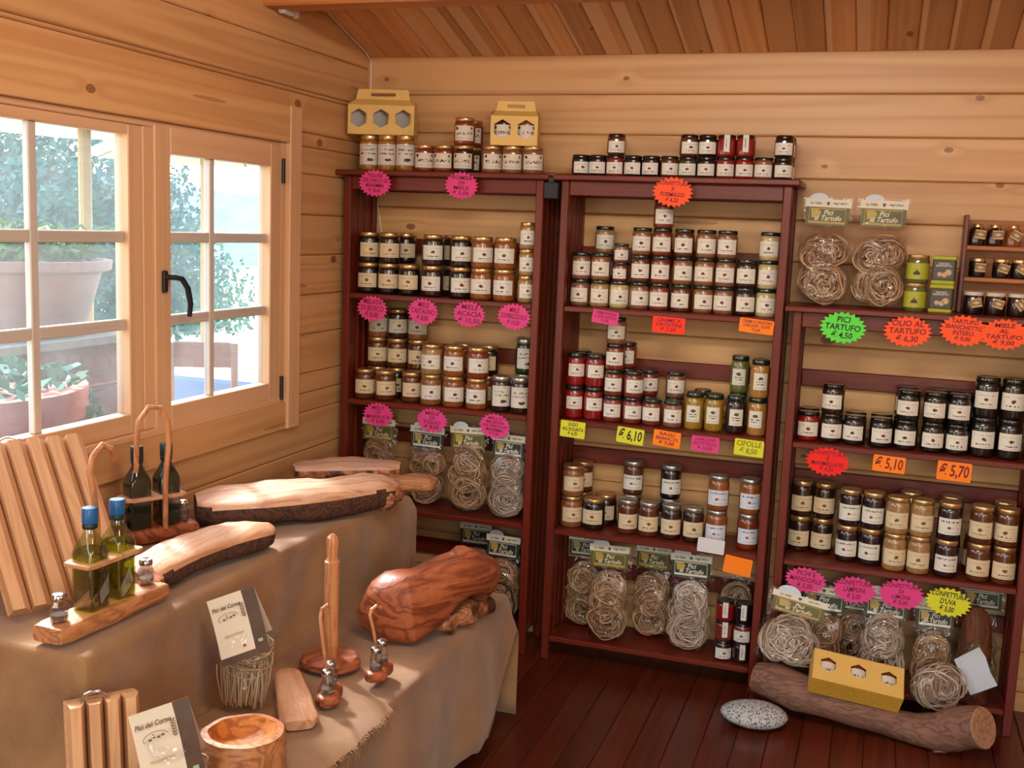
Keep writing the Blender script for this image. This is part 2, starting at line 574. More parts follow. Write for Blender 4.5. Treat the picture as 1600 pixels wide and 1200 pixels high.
M_bottle = thin_glass('bottle_glass', (.80, .86, .60, 1), .1)

def text_mesh(body, size, shear=.12, space=1.0):
    cu = bpy.data.curves.new('txt', 'FONT')
    cu.body = body
    cu.size = size
    cu.align_x = 'CENTER'
    cu.align_y = 'CENTER'
    cu.shear = shear
    cu.space_line = space
    cu.resolution_u = 2
    cu.extrude = 0.0002
    cu.offset = .0004 * size / .02
    o = bpy.data.objects.new('txt', cu)
    COL.objects.link(o)
    bpy.context.view_layer.update()
    dg = bpy.context.evaluated_depsgraph_get()
    me = bpy.data.meshes.new_from_object(o.evaluated_get(dg))
    bpy.data.objects.remove(o)
    bpy.data.curves.remove(cu)
    # lie in the x-z plane facing -y
    for v in me.vertices:
        x, y, z = v.co
        v.co = (x, -z, y)
    me.materials.clear()
    return me

def fit_text(me, w, h):
    xs = [v.co.x for v in me.vertices]; zs = [v.co.z for v in me.vertices]
    if not xs:
        return me
    sx = w / (max(xs) - min(xs)); sz = h / (max(zs) - min(zs))
    cx, cz = (max(xs) + min(xs)) / 2, (max(zs) + min(zs)) / 2
    sx = min(sx, sz * 1.25); sz = min(sz, sx * 1.6)
    for v in me.vertices:
        v.co = ((v.co.x - cx) * sx, v.co.y, (v.co.z - cz) * sz)
    return me
JARS = {
  'Lcap': (1.934, [
    (-0.85, 0.07, 'f', [('pollen', 'pollen', 'gold', 'pollen')]),
    (-0.7685, 0.07, 'f', [('pollen', 'pollen', 'gold', 'pollen')]),
    (-0.687, 0.07, 'f', [('pollen', 'pollen', 'gold', 'pollen')]),
    (-0.6035, 0.072, 'f', [('script', 'amber', 'gold', 'script')]),
    (-0.518, 0.072, 'f', [('script', 'amber', 'gold', 'script')]),
    (-0.4325, 0.072, 'f', [('script', 'dark', 'gold', 'script'), ('script', 'amber', 'gold', 'script')]),
    (-0.3122, 0.072, 'f', [('script', 'caramel', 'gold', 'script')]),
    (-0.2267, 0.072, 'f', [('script', 'caramel', 'gold', 'script')]),
    (-0.1412, 0.072, 'f', [('script', 'caramel', 'gold', 'script')]),
    (-0.823, 0.18, 'b', [('pollen', 'dark', 'dark', 'warm')]),
    (-0.436, 0.172, 'b', [('script', 'dark', 'gold', 'script'), ('script', 'amber', 'gold', 'script')]),
  ]),
  'Ls1': (1.434, [
    (-0.8445, 0.0755, 'f', [('honey', 'black', 'gold', 'warm'), ('honey', 'black', 'gold', 'warm')]),
    (-0.752, 0.0755, 'f', [('honey', 'black', 'gold', 'warm'), ('honey', 'black', 'gold', 'warm')]),
    (-0.6595, 0.0755, 'f', [('honey', 'black', 'gold', 'warm')]),
    (-0.555, 0.0755, 'f', [('honey', 'dark', 'gold', 'white'), ('honey', 'dark', 'gold', 'white')]),
    (-0.4332, 0.0755, 'f', [('honey', 'black', 'gold', 'white'), ('honey', 'black', 'gold', 'white')]),
    (-0.3407, 0.0755, 'f', [('honey', 'orange', 'gold', 'white'), ('honey', 'orange', 'gold', 'white')]),
    (-0.242, 0.0755, 'f', [('honey', 'orange', 'gold', 'white'), ('honey', 'orange', 'gold', 'white')]),
    (-0.146, 0.064, 'f', [('small', 'tan', 'gold', 'white'), ('small', 'tan', 'gold', 'white'), ('small', 'tan', 'gold', 'white')]),
    (-0.726, 0.1805, 'b', [('honey', 'black', 'gold', 'warm'), ('honey', 'black', 'gold', 'warm')]),
    (-0.509, 0.1805, 'b', [('honey', 'dark', 'gold', 'warm'), ('honey', 'dark', 'gold', 'warm')]),
  ]),
  'Ls2': (0.989, [
    (-0.8445, 0.0655, 'f', [('honey', 'brown', 'gold', 'warm')]),
    (-0.752, 0.0655, 'f', [('honey', 'brown', 'gold', 'warm')]),
    (-0.639, 0.0855, 'f', [('honey', 'brown', 'gold', 'warm')]),
    (-0.542, 0.0655, 'f', [('honey', 'caramel', 'gold', 'white'), ('honey', 'tan', 'gold', 'white')]),
    (-0.442, 0.0655, 'f', [('honey', 'orange', 'gold', 'white'), ('honey', 'orange', 'gold', 'white')]),
    (-0.34, 0.0655, 'f', [('honey', 'orange', 'gold', 'white'), ('honey', 'amber', 'gold', 'white')]),
    (-0.233, 0.06, 'f', [('pollen', 'dark', 'silver', 'pollen')]),
    (-0.15, 0.06, 'f', [('pollen', 'dark', 'silver', 'pollen')]),
    (-0.8445, 0.1755, 'b', [('honey', 'dark', 'gold', 'warm'), ('honey', 'brown', 'gold', 'warm'), ('honey', 'caramel', 'gold', 'grey')]),
    (-0.752, 0.1755, 'b', [('honey', 'black', 'gold', 'warm'), ('honey', 'brown', 'gold', 'warm'), ('honey', 'dark', 'gold', 'grey')]),
    (-0.655, 0.1771, 'b', [('honey', 'brown', 'gold', 'warm'), ('honey', 'brown', 'gold', 'warm'), ('honey', 'caramel', 'gold', 'grey')]),
    (-0.446, 0.1755, 'b', [('honey', 'amber', 'gold', 'warm'), ('honey', 'amber', 'gold', 'warm')]),
    (-0.336, 0.1755, 'b', [('honey', 'amber', 'gold', 'warm'), ('honey', 'dark', 'gold', 'warm')]),
    (-0.173, 0.17, 'b', [('pollen', 'dark', 'silver', 'pollen'), ('pollen', 'green', 'silver', 'pollen')]),
  ]),
  'Mcap': (1.934, [
    (0.055, 0.065, 'f', [('conf0', 'black', 'dark', 'white')]),
    (0.1221, 0.065, 'f', [('conf0', 'black', 'dark', 'white')]),
    (0.1914, 0.065, 'f', [('conf0', 'tomato', 'dark', 'white'), ('conf0', 'brown', 'dark', 'white')]),
    (0.2607, 0.065, 'f', [('conf0', 'black', 'dark', 'white')]),
    (0.33, 0.065, 'f', [('conf0', 'purple', 'dark', 'white')]),
    (0.3992, 0.065, 'f', [('conf0', 'brown', 'dark', 'white')]),
    (0.4685, 0.065, 'f', [('conf0', 'green', 'dark', 'white'), ('conf0', 'brown', 'dark', 'white')]),
    (0.5378, 0.065, 'f', [('conf0', 'black', 'dark', 'white'), ('conf0', 'black', 'dark', 'white')]),
    (0.6071, 0.065, 'f', [('conf0', 'tomato', 'dark', 'white'), ('conf0', 'red', 'dark', 'strip')]),
    (0.6764, 0.065, 'f', [('conf0', 'red', 'dark', 'white'), ('conf0', 'red', 'dark', 'strip')]),
    (0.7457, 0.065, 'f', [('conf0', 'caramel', 'dark', 'white')]),
    (0.815, 0.065, 'f', [('conf0', 'black', 'dark', 'white'), ('conf0', 'black', 'dark', 'white')]),
    (0.175, 0.145, 'b', [('conf0', 'dark', 'dark', 'white'), ('conf0', 'dark', 'dark', 'white')]),
    (0.815, 0.155, 'b', [('conf0', 'black', 'dark', 'white'), ('conf0', 'black', 'dark', 'white')]),
  ]),
  'Ms1': (1.434, [
    (0.0705, 0.0885, 'f', [('cream', 'salmon', 'green', 'white'), ('cream', 'salmon', 'green', 'white')]),
    (0.149, 0.0885, 'f', [('cream', 'tan', 'green', 'white'), ('cream', 'caramel', 'green', 'white')]),
    (0.2275, 0.0885, 'f', [('cream', 'cream', 'green', 'white'), ('tiny', 'tomato', 'green', 'white'), ('tiny', 'salmon', 'green', 'white')]),
    (0.306, 0.0885, 'f', [('cream', 'salmon', 'green', 'white'), ('cream', 'brown', 'green', 'white'), ('cream', 'caramel', 'green', 'white')]),
    (0.3845, 0.0885, 'f', [('cream', 'tomato', 'green', 'white'), ('cream', 'tomato', 'green', 'white'), ('cream', 'tomato', 'green', 'white'), ('cream', 'tomato', 'green', 'white')]),
    (0.469, 0.0885, 'f', [('cream', 'brown', 'green', 'white'), ('cream', 'caramel', 'green', 'white'), ('cream', 'brown', 'green', 'white')]),
    (0.5518, 0.0885, 'f', [('cream', 'caramel', 'green', 'white'), ('cream', 'caramel', 'green', 'white'), ('cream', 'caramel', 'green', 'white')]),
    (0.6303, 0.0885, 'f', [('cream', 'salmon', 'green', 'white'), ('cream', 'salmon', 'green', 'white'), ('cream', 'salmon', 'green', 'white')]),
    (0.7087, 0.0885, 'f', [('cream', 'dark', 'green', 'white'), ('cream', 'dark', 'green', 'white')]),
    (0.7872, 0.0885, 'f', [('cream', 'cream', 'green', 'white'), ('cream', 'cream', 'green', 'white'), ('cream', 'cream', 'green', 'white')]),
    (0.137, 0.1785, 'b', [('cream', 'brown', 'green', 'white'), ('cream', 'brown', 'green', 'white'), ('cream', 'tan', 'green', 'white')]),
  ]),
  'Ms2': (0.989, [
    (0.0705, 0.0785, 'f', [('sauce', 'red', 'green', 'white'), ('sauce', 'red', 'green', 'white')]),
    (0.149, 0.0785, 'f', [('sauce', 'red', 'green', 'white'), ('sauce', 'red', 'green', 'white')]),
    (0.2275, 0.0785, 'f', [('ragu', 'tomato', 'green', 'white'), ('ragu', 'tomato', 'green', 'white'), ('ragu', 'tomato', 'green', 'white'), ('ragu', 'salmon', 'green', 'grey')]),
    (0.306, 0.0785, 'f', [('ragu', 'tomato', 'green', 'white'), ('ragu', 'tomato', 'green', 'white')]),
    (0.3845, 0.0785, 'f', [('ragu', 'tomato', 'green', 'white')]),
    (0.466, 0.0785, 'f', [('ragu', 'salmon', 'green', 'white')]),
    (0.548, 0.076, 'f', [('pickle', 'yellow', 'green', 'tall')]),
    (0.624, 0.076, 'f', [('pickle', 'yellow', 'green', 'tall')]),
    (0.704, 0.076, 'f', [('pickle', 'purple', 'green', 'tall')]),
    (0.786, 0.076, 'f', [('pickle', 'peach', 'green', 'tall'), ('pickle', 'peach', 'green', 'tall')]),
    (0.071, 0.1685, 'b', [('sauce', 'red', 'green', 'white'), ('sauce', 'red', 'green', 'white')]),
    (0.255, 0.1685, 'b', [('ragu', 'tomato', 'green', 'white'), ('ragu', 'tomato', 'green', 'white'), ('ragu', 'tomato', 'green', 'white')]),
    (0.346, 0.1685, 'b', [('ragu', 'tomato', 'green', 'white'), ('ragu', 'tomato', 'green', 'white')]),
    (0.454, 0.1685, 'b', [('ragu', 'salmon', 'green', 'white'), ('ragu', 'salmon', 'green', 'white')]),
    (0.563, 0.166, 'b', [('pickle', 'yellow', 'green', 'tall')]),
    (0.7, 0.166, 'b', [('pickle', 'yellow', 'green', 'tall'), ('pickle', 'greenish', 'green', 'tall')]),
  ]),
  'Ms3': (0.544, [
    (0.0775, 0.0886, 'f', [('honey', 'caramel', 'gold', 'warm'), ('honey', 'caramel', 'gold', 'warm')]),
    (0.17, 0.0909, 'f', [('honey', 'black', 'gold', 'warm')]),
    (0.308, 0.091, 'f', [('comp', 'brown', 'silver', 'warm')]),
    (0.393, 0.091, 'f', [('comp', 'brown', 'silver', 'warm')]),
    (0.483, 0.091, 'f', [('comp', 'dark', 'silver', 'warm')]),
    (0.569, 0.091, 'f', [('comp', 'dark', 'silver', 'warm')]),
    (0.659, 0.091, 'f', [('comp', 'orange', 'silver', 'blue'), ('comp', 'orange', 'silver', 'blue')]),
    (0.779, 0.091, 'f', [('comp', 'amber', 'silver', 'blue'), ('comp', 'orange', 'silver', 'blue')]),
    (0.092, 0.1805, 'b', [('honey', 'brown', 'gold', 'warm'), ('honey', 'brown', 'gold', 'warm')]),
    (0.195, 0.1805, 'b', [('honey', 'dark', 'gold', 'warm')]),
    (0.303, 0.185, 'b', [('comp', 'brown', 'silver', 'white'), ('comp', 'brown', 'silver', 'white')]),
    (0.456, 0.185, 'b', [('comp', 'dark', 'silver', 'white'), ('comp', 'purple', 'silver', 'white')]),
  ]),
  'Ms4': (0.0975, [
    (0.7188, 0.065, 'f', [('conf0', 'dark', 'dark', 'white'), ('conf0', 'tomato', 'dark', 'strip'), ('conf0', 'red', 'dark', 'strip')]),
    (0.7903, 0.065, 'f', [('conf0', 'purple', 'dark', 'strip'), ('conf0', 'tomato', 'dark', 'white'), ('conf0', 'black', 'dark', 'strip')]),
  ]),
  'Rs1': (0.989, [
    (0.973, 0.08, 'f', [('jam', 'red', 'dark', 'white')]),
    (1.0548, 0.08, 'f', [('jam', 'black', 'dark', 'white'), ('jam', 'dark', 'dark', 'white')]),
    (1.1362, 0.08, 'f', [('jam', 'black', 'dark', 'white')]),
    (1.229, 0.08, 'f', [('jam', 'black', 'dark', 'white')]),
    (1.315, 0.08, 'f', [('jam', 'black', 'dark', 'white'), ('jam', 'black', 'dark', 'white')]),
    (1.4055, 0.08, 'f', [('jam', 'black', 'dark', 'white'), ('jam', 'black', 'dark', 'white')]),
    (1.487, 0.08, 'f', [('jam', 'black', 'dark', 'white'), ('jam', 'black', 'dark', 'white')]),
    (1.571, 0.0825, 'f', [('talljam', 'black', 'dark', 'white'), ('talljam', 'black', 'dark', 'white')]),
    (1.6575, 0.0825, 'f', [('talljam', 'black', 'dark', 'white'), ('talljam', 'black', 'dark', 'white')]),
    (0.969, 0.17, 'b', [('jam', 'dark', 'dark', 'white')]),
    (1.137, 0.17, 'b', [('jam', 'black', 'dark', 'white')]),
    (1.2283, 0.17, 'b', [('jam', 'black', 'dark', 'white')]),
    (1.3097, 0.17, 'b', [('jam', 'black', 'dark', 'white'), ('jam', 'black', 'dark', 'white')]),
    (1.425, 0.17, 'b', [('jam', 'black', 'dark', 'white'), ('jam', 'black', 'dark', 'white')]),
    (1.514, 0.17, 'b', [('jam', 'black', 'dark', 'white'), ('jam', 'black', 'dark', 'white')]),
  ]),
  'Rs2': (0.544, [
    (0.966, 0.161, 'f', [('comp', 'dark', 'gold', 'warm'), ('comp', 'dark', 'gold', 'warm')]),
    (1.0495, 0.161, 'f', [('comp', 'dark', 'gold', 'warm'), ('comp', 'dark', 'gold', 'warm')]),
    (1.1442, 0.101, 'f', [('comp', 'purple', 'gold', 'white'), ('comp', 'purple', 'gold', 'white')]),
    (1.2278, 0.091, 'f', [('comp', 'purple', 'gold', 'white'), ('comp', 'purple', 'gold', 'white')]),
    (1.3117, 0.061, 'f', [('comp', 'tan', 'gold', 'warm'), ('comp', 'tan', 'gold', 'warm')]),
    (1.3952, 0.061, 'f', [('comp', 'tan', 'gold', 'warm'), ('comp', 'tan', 'gold', 'warm')]),
    (1.488, 0.061, 'f', [('comp', 'purple', 'gold', 'white'), ('comp', 'purple', 'gold', 'white')]),
    (1.5955, 0.061, 'f', [('comp', 'brown', 'gold', 'warm'), ('comp', 'brown', 'gold', 'warm')]),
    (1.679, 0.061, 'f', [('comp', 'brown', 'gold', 'warm'), ('comp', 'brown', 'gold', 'warm')]),
    (1.358, 0.171, 'b', [('comp', 'tan', 'gold', 'white'), ('comp', 'tan', 'gold', 'white')]),
    (1.499, 0.171, 'b', [('comp', 'purple', 'gold', 'white'), ('comp', 'purple', 'gold', 'white')]),
    (1.592, 0.171, 'b', [('comp', 'brown', 'gold', 'warm')]),
    (1.679, 0.171, 'b', [('comp', 'brown', 'gold', 'warm'), ('comp', 'brown', 'gold', 'warm')]),
  ]),
}
TAGS = [
  (-0.77, -0.034, 1.882, 'pink', 'star', 'POLLINE\nDEL PARCO DI\nMAREMMA\n€ 10,00', 0.1492, 0.1106),
  (-0.397, -0.034, 1.881, 'pink', 'star', 'BOMBA\nDI\nMIELE\n€ 5,00', 0.1451, 0.1101),
  (-0.785, -0.004, 1.375, 'pink', 'star', 'MELATA\nDI BOSCO\n€ 8,00', 0.1422, 0.1106),
  (-0.558, -0.004, 1.376, 'pink', 'star', 'MIELE\nCASTAGNO\n€ 8,00', 0.1399, 0.1114),
  (-0.358, -0.004, 1.378, 'pink', 'star', 'MIELE\nACACIA\n€ 10,50', 0.143, 0.1098),
  (-0.169, -0.004, 1.38, 'pink', 'star', 'MIELE\nCORBEZZOLO\n€ 10,50', 0.1435, 0.1083),
  (-0.748, -0.004, 0.935, 'pink', 'star', 'MIELE\nDI\nMARRUCA\n€ 8,00', 0.1438, 0.1065),
  (-0.505, -0.004, 0.934, 'pink', 'star', 'MIELE\nDI\nTIGLIO\n€ 8,00', 0.1414, 0.1047),
  (-0.232, -0.004, 0.936, 'pink', 'star', 'MIELE DI\nMILLEFIORI\nDEL PARCO DI\nMAREMMA\n€ 7,00', 0.1386, 0.1078),
  (0.436, -0.034, 1.878, 'coral', 'star', 'CONFETTURA\nX\nFORMAGGI\n€ 4,50', 0.1549, 0.1126),
  (0.2, -0.004, 1.401, 'pink', 'card', 'CREMA PORCINI\nO CON TARTUFO\n€ 7,90', 0.1028, 0.0514),
  (0.445, -0.004, 1.387, 'vermilion', 'card', 'CREME X\nCROSTINI\n€ 7,50', 0.1225, 0.0601),
  (0.768, -0.004, 1.404, 'orange', 'card', 'CREME X CROSTINI\nCARCIOFI · OLIVE\n€ 6,50', 0.1241, 0.0515),
  (0.092, -0.004, 0.955, 'yellow', 'card', "SUGO\nALL'AGLIATA\n€ 4,70", 0.1002, 0.0651),
  (0.322, -0.004, 0.952, 'yellow', 'card', '€ 6,10', 0.1059, 0.0615),
  (0.464, -0.004, 0.954, 'orange', 'card', 'RAGU\nBIANCO\n€ 7,00', 0.1047, 0.0609),
  (0.61, -0.004, 0.949, 'pink', 'card', "CARCIOFI\nSOTT'OLIO\n€ 10,50", 0.1036, 0.0578),
  (0.772, -0.004, 0.951, 'yellow', 'card', 'CIPOLLE\n€ 8,50', 0.107, 0.0618),
  (0.657, -0.004, 0.56, 'white', 'card', '', 0.1021, 0.0559),
  (0.762, -0.004, 0.496, 'orange', 'card', '', 0.1039, 0.0677),
  (1.071, -0.034, 1.421, 'lime', 'star', 'PICI\nTARTUFO\n€ 4,50', 0.1632, 0.1156),
  (1.287, -0.034, 1.422, 'coral', 'star', 'OLIO AL\nTARTUFO\n€ 6,30', 0.1647, 0.1113),
  (1.467, -0.034, 1.437, 'coral', 'star', 'TARTUFO\nBIANCHETTO\nINTERO\n€ 9,00', 0.1621, 0.1095),
  (1.594, -0.04, 1.433, 'coral', 'star', 'MIELE\nAL\nTARTUFO\n€ 9,00', 0.1601, 0.1082),
  (1.055, -0.004, 0.93, 'red', 'star', 'CONFETTURA\nE\nMARMELLATE\n€ 4,50', 0.1605, 0.1093),
  (1.266, -0.004, 0.943, 'orange', 'card', '€ 5,10', 0.1097, 0.0594),
  (1.483, -0.004, 0.94, 'orange', 'card', '€ 5,70', 0.1123, 0.0674),
  (1.012, -0.004, 0.477, 'pink', 'star', 'FICHI E\nMANDORLE\n€ 5,00', 0.1542, 0.0996),
  (1.186, -0.004, 0.464, 'pink', 'star', 'CONFETTURA\nLAMPONI\n€ 5,00', 0.1568, 0.1053),
  (1.347, -0.004, 0.471, 'pink', 'star', 'CONFETTURA\nDI\nLIMONI\n€ 5,00', 0.1617, 0.1155),
  (1.505, -0.004, 0.466, 'yellow', 'star', "CONFETTURA\nD'UVA\n€ 5,00", 0.1597, 0.1095),
]
# ------------------------------------------------------------------ the room
SLOPE = 0.286
ZC = 2.42
def zceil(y):
    return ZC + SLOPE * (YB - y)
Y_RIDGE = -2.6

def board_mesh(name, L, W, T, bev=.006):
    """board along local x, from 0 to L; width in y; room face at z = T"""
    prof = [(0, 0), (W, 0), (W, T - bev), (W - bev, T), (bev, T), (0, T - bev)]
    n = len(prof)
    V = [(0, y, z) for y, z in prof] + [(L, y, z) for y, z in prof]
    F = [tuple(range(n))[::-1], tuple(range(n, 2 * n))]
    for i in range(n):
        j = (i + 1) % n
        F.append((i, j, n + j, n + i))
    return MB().add(V, F).mesh(name, smooth=False)

# floor
floor = struct('floor')
me = board_mesh('floor_plank', 6.3, .1045, .03, .003)
x = XW
while x < 3.2:
    put('plank', me, M_floor, floor, (x + .1045, -6.0, -.03), (0, 0, PI / 2))
    x += .1055
sub = MB().box((XW - .1, -6.0, -.08), (3.3, YB + .1, -.031))
put('floor_base', sub.mesh('floor_base', False), M_seam, floor)

# back wall: boards along x
wall_back = struct('wall_back')
PITCH = .1565
me = board_mesh('wall_board', 4.3, PITCH - .002, .035, .005)
for k in range(-2, 17):
    z0 = 2.4225 - PITCH * k - PITCH
    if z0 < -.17:
        break
    # local x -> world x, local y -> world z, local z -> world -y
    put('board', me, M_pine, wall_back, (XW - .05, YB + .035, z0), (PI / 2, 0, 0))
put('wall_core', MB().box((XW - .1, YB + .034, -.1), (3.3, YB + .08, 2.9)).mesh('wall_core', False), M_seam, wall_back)

# left wall with a window and an assumed door out of view behind the photographer
wall_left = struct('wall_left')
OPEN = [(-2.16, -.455, 1.04, 2.005), (-4.5, -3.2, .1, 2.2)]  # window, then the assumed door opening that goes with the added light
def rows_free(z0, z1, y_lo, y_hi):
    segs = [(y_lo, y_hi)]
    for a, b, c, d in OPEN:
        if z1 > c + .02 and z0 < d - .02:
            n = []
            for s, e in segs:
                if b <= s or a >= e:
                    n.append((s, e))
                    continue
                if s < a: n.append((s, a))
                if e > b: n.append((b, e))
            segs = n
    return segs
lv = [2.215 + PITCH * k for k in range(-15, 8)]
cuts = sorted(set(lv))
for z0 in cuts:
    z1 = z0 + PITCH
    y_hi = YB + .05
    if z0 > ZC - .02:
        y_hi = YB - (z0 - ZC) / SLOPE + .02
    pieces = [(z0, z1)]
    for a, b, c, d in OPEN:
        n = []
        for p, q in pieces:
            ys = sorted({p, q} | {t for t in (c, d) if p + .012 < t < q - .012})
            n += list(zip(ys, ys[1:]))
        pieces = n
    for p, q in pieces:
        for s, e in rows_free(p, q, -5.6, y_hi):
            if e - s < .03:
                continue
            me = board_mesh('wall_board', e - s, q - p - .002, .06, .005)
            # local x -> world y, local y -> z, local z -> +x
            o = put('board', me, M_pine, wall_left)
            o.matrix_world = Matrix(((0, 0, 1, XW - .06), (1, 0, 0, s), (0, 1, 0, p), (0, 0, 0, 1)))

for a_, b_, c_, d_ in [(-5.6, -4.5, -.1, 3.3), (-3.2, -2.16, -.1, 3.3), (-.455, YB + .1, -.1, 3.3), (-4.5, -3.2, 2.2, 3.3), (-4.5, -3.2, -.1, .1), (-2.16, -.455, 2.005, 3.3), (-2.16, -.455, -.1, 1.04)]:
    put('wall_core', MB().box((XW - .075, a_, c_), (XW - .061, b_, d_)).mesh('wall_core', False), M_seam, wall_left)
# ceiling: boards running up the slope from the back wall
ceiling = struct('ceiling')
ang = math.atan(SLOPE)
Ls = (YB + .1 - Y_RIDGE) / math.cos(ang)
me = board_mesh('ceiling_board', Ls, .104, .02, .006)
x = XW - .02
ax = Vector((0, -math.cos(ang), math.sin(ang)))
nrm = Vector((0, -math.sin(ang), -math.cos(ang)))
while x < 3.1:
    o = put('board', me, M_ceil, ceiling)
    st = Vector((x + .104, YB + .1, zceil(YB + .1) + .02))
    yv = nrm.cross(ax)
    o.matrix_world = Matrix(((ax.x, yv.x, nrm.x, st.x if yv.x < 0 else x), (ax.y, yv.y, nrm.y, st.y), (ax.z, yv.z, nrm.z, st.z), (0, 0, 0, 1)))
    x += .1055
core = MB()
zr = zceil(Y_RIDGE)
core.add([(XW - .1, YB + .2, zceil(YB + .2) + .025), (3.3, YB + .2, zceil(YB + .2) + .025), (3.3, Y_RIDGE, zr + .025), (XW - .1, Y_RIDGE, zr + .025),
          (XW - .1, YB + .2, zceil(YB + .2) + .08), (3.3, YB + .2, zceil(YB + .2) + .08), (3.3, Y_RIDGE, zr + .08), (XW - .1, Y_RIDGE, zr + .08)],
         [(0,1,2,3),(4,7,6,5),(0,4,5,1),(1,5,6,2),(2,6,7,3),(3,7,4,0)])
y2 = -6.1
z2 = zr - SLOPE * (Y_RIDGE - y2)
core.add([(XW - .1, Y_RIDGE, zr), (3.3, Y_RIDGE, zr), (3.3, y2, z2), (XW - .1, y2, z2),
          (XW - .1, Y_RIDGE, zr + .08), (3.3, Y_RIDGE, zr + .08), (3.3, y2, z2 + .08), (XW - .1, y2, z2 + .08)],
         [(0,1,2,3),(4,7,6,5),(0,4,5,1),(1,5,6,2),(2,6,7,3),(3,7,4,0)])
put('roof_deck', core.mesh('roof_deck', False), M_ceil, ceiling)
bm_ = MB().box((0, -.06, 0), (4.2, .06, .30), bev=.008)
beam = put('beam', bm_.mesh('beam'), M_beam, None, (XW - .02, -.52, 2.466))
beam['kind'] = 'structure'
bm2 = MB().box((0, -.07, 0), (4.2, .07, .24), bev=.008)
o = put('beam', bm2.mesh('ridge_beam'), M_beam, None, (XW - .02, Y_RIDGE, zr - .2))
o['kind'] = 'structure'

# right and rear walls (behind and beside the photographer); the rear one has an assumed, unseen doorway
wr = struct('wall_right')
put('wall_panel', MB().box((3.15, -5.7, 0), (3.25, YB + .05, 3.4)).mesh('wall_panel', False), M_pine, wr)
wq = struct('wall_rear')
m = MB().box((XW, -5.75, 0), (.7, -5.65, 3.3)).box((2.7, -5.75, 0), (3.2, -5.65, 3.3)).box((.7, -5.75, 2.6), (2.7, -5.65, 3.3))
put('wall_panel', m.mesh('wall_panel', False), M_pine, wq)

lamp_t = thing('added_lamp_fitting', 'added long strip lamp out of view, hung from the ridge beam', 'lamp', (0.75, Y_RIDGE, 2.62))  # unseen fitting added to go with the extra strip light
M_lampglow = NT('lamp_glow'); M_lampglow.bsdf.inputs['Emission Color'].default_value = (1, .93, .82, 1); M_lampglow.bsdf.inputs['Emission Strength'].default_value = 4.0
put('housing', MB().box((-.8, -.05, .02), (.8, .05, .07), bev=.01).mesh('housing'), plain('lamp_housing', '#d9d6d0', .5), lamp_t)
put('diffuser', MB().box((-.76, -.035, .0), (.76, .035, .025), bev=.01).mesh('diffuser'), M_lampglow.mat, lamp_t)
for xs_ in (-.6, .6):
    put('hanger', MB().tube([(xs_, 0, .06), (xs_, 0, .47)], .006, 8).mesh('hanger'), M_dark_metal, lamp_t)
# ------------------------------------------------------------------ window
win = struct('window_1')
def wpart(name, y0, y1, z0, z1, xa, xb, mat=None, bev=.003, parent=None):
    """box on the left wall; xa..xb relative to the wall face (positive = into the room); grain along the longer side"""
    ly, lz = y1 - y0, z1 - z0
    if ly >= lz:
        me = MB().box((0, 0, 0), (ly, lz, xb - xa), bev=bev).mesh(name)
        o = put(name, me, mat or M_pine_frame, parent or win)
        o.matrix_world = Matrix(((0, 0, 1, XW + xa), (1, 0, 0, y0), (0, 1, 0, z0), (0, 0, 0, 1)))
    else:
        me = MB().box((0, 0, 0), (lz, ly, xb - xa), bev=bev).mesh(name)
        o = put(name, me, mat or M_pine_frame, parent or win)
        o.matrix_world = Matrix(((0, 0, 1, XW + xa), (0, -1, 0, y1), (1, 0, 0, z0), (0, 0, 0, 1)))
    return o
wpart('lintel_board', -2.45, -.428, 2.005, 2.14, .001, .028, M_pine)
wpart('side_trim', -.428, -.345, .925, 2.14, .001, .03)
wpart('apron_board', -2.45, -.428, .925, 1.03, .001, .02, M_pine)
wpart('frame_jamb', -.462, -.43, 1.03, 2.005, -.06, .012)
wpart('frame_head', -2.16, -.462, 1.985, 2.005, -.06, .008)
wpart('frame_sill', -2.16, -.462, 1.03, 1.052, -.06, .02)
wpart('frame_mullion', -1.25, -1.206, 1.052, 1.985, -.06, .006)
# opening sash
SX0, SX1 = -.035, .016
wpart('sash_stile', -1.206, -1.128, 1.04, 1.995, SX0, SX1)
wpart('sash_stile', -.542, -.466, 1.04, 1.995, SX0, SX1)
wpart('sash_rail', -1.128, -.542, 1.912, 1.995, SX0, SX1)
wpart('sash_rail', -1.128, -.542, 1.04, 1.116, SX0, SX1)
wpart('muntin', -.897, -.869, 1.116, 1.912, -.024, .0, M_muntin_skylit)
for z in (1.652, 1.388):
    wpart('muntin', -1.128, -.897, z - .017, z + .017, -.024, -.002, M_muntin_skylit)
    wpart('muntin', -.869, -.542, z - .017, z + .017, -.024, -.002, M_muntin_skylit)
ycols = [(-1.128, -.897), (-.869, -.542)]
zrows = [(1.116, 1.371), (1.405, 1.635), (1.669, 1.912)]
def pane(y0, y1, z0, z1, x):
    me = MB().add([(0, 0, 0), (0, y1 - y0, 0), (0, y1 - y0, z1 - z0), (0, 0, z1 - z0)], [(0, 1, 2, 3)]).mesh('pane', False)
    put('pane', me, M_pane, win, (XW + x, y0, z0))
for a, b in ycols:
    for c, d in zrows:
        pane(a, b, c, d, -.012)
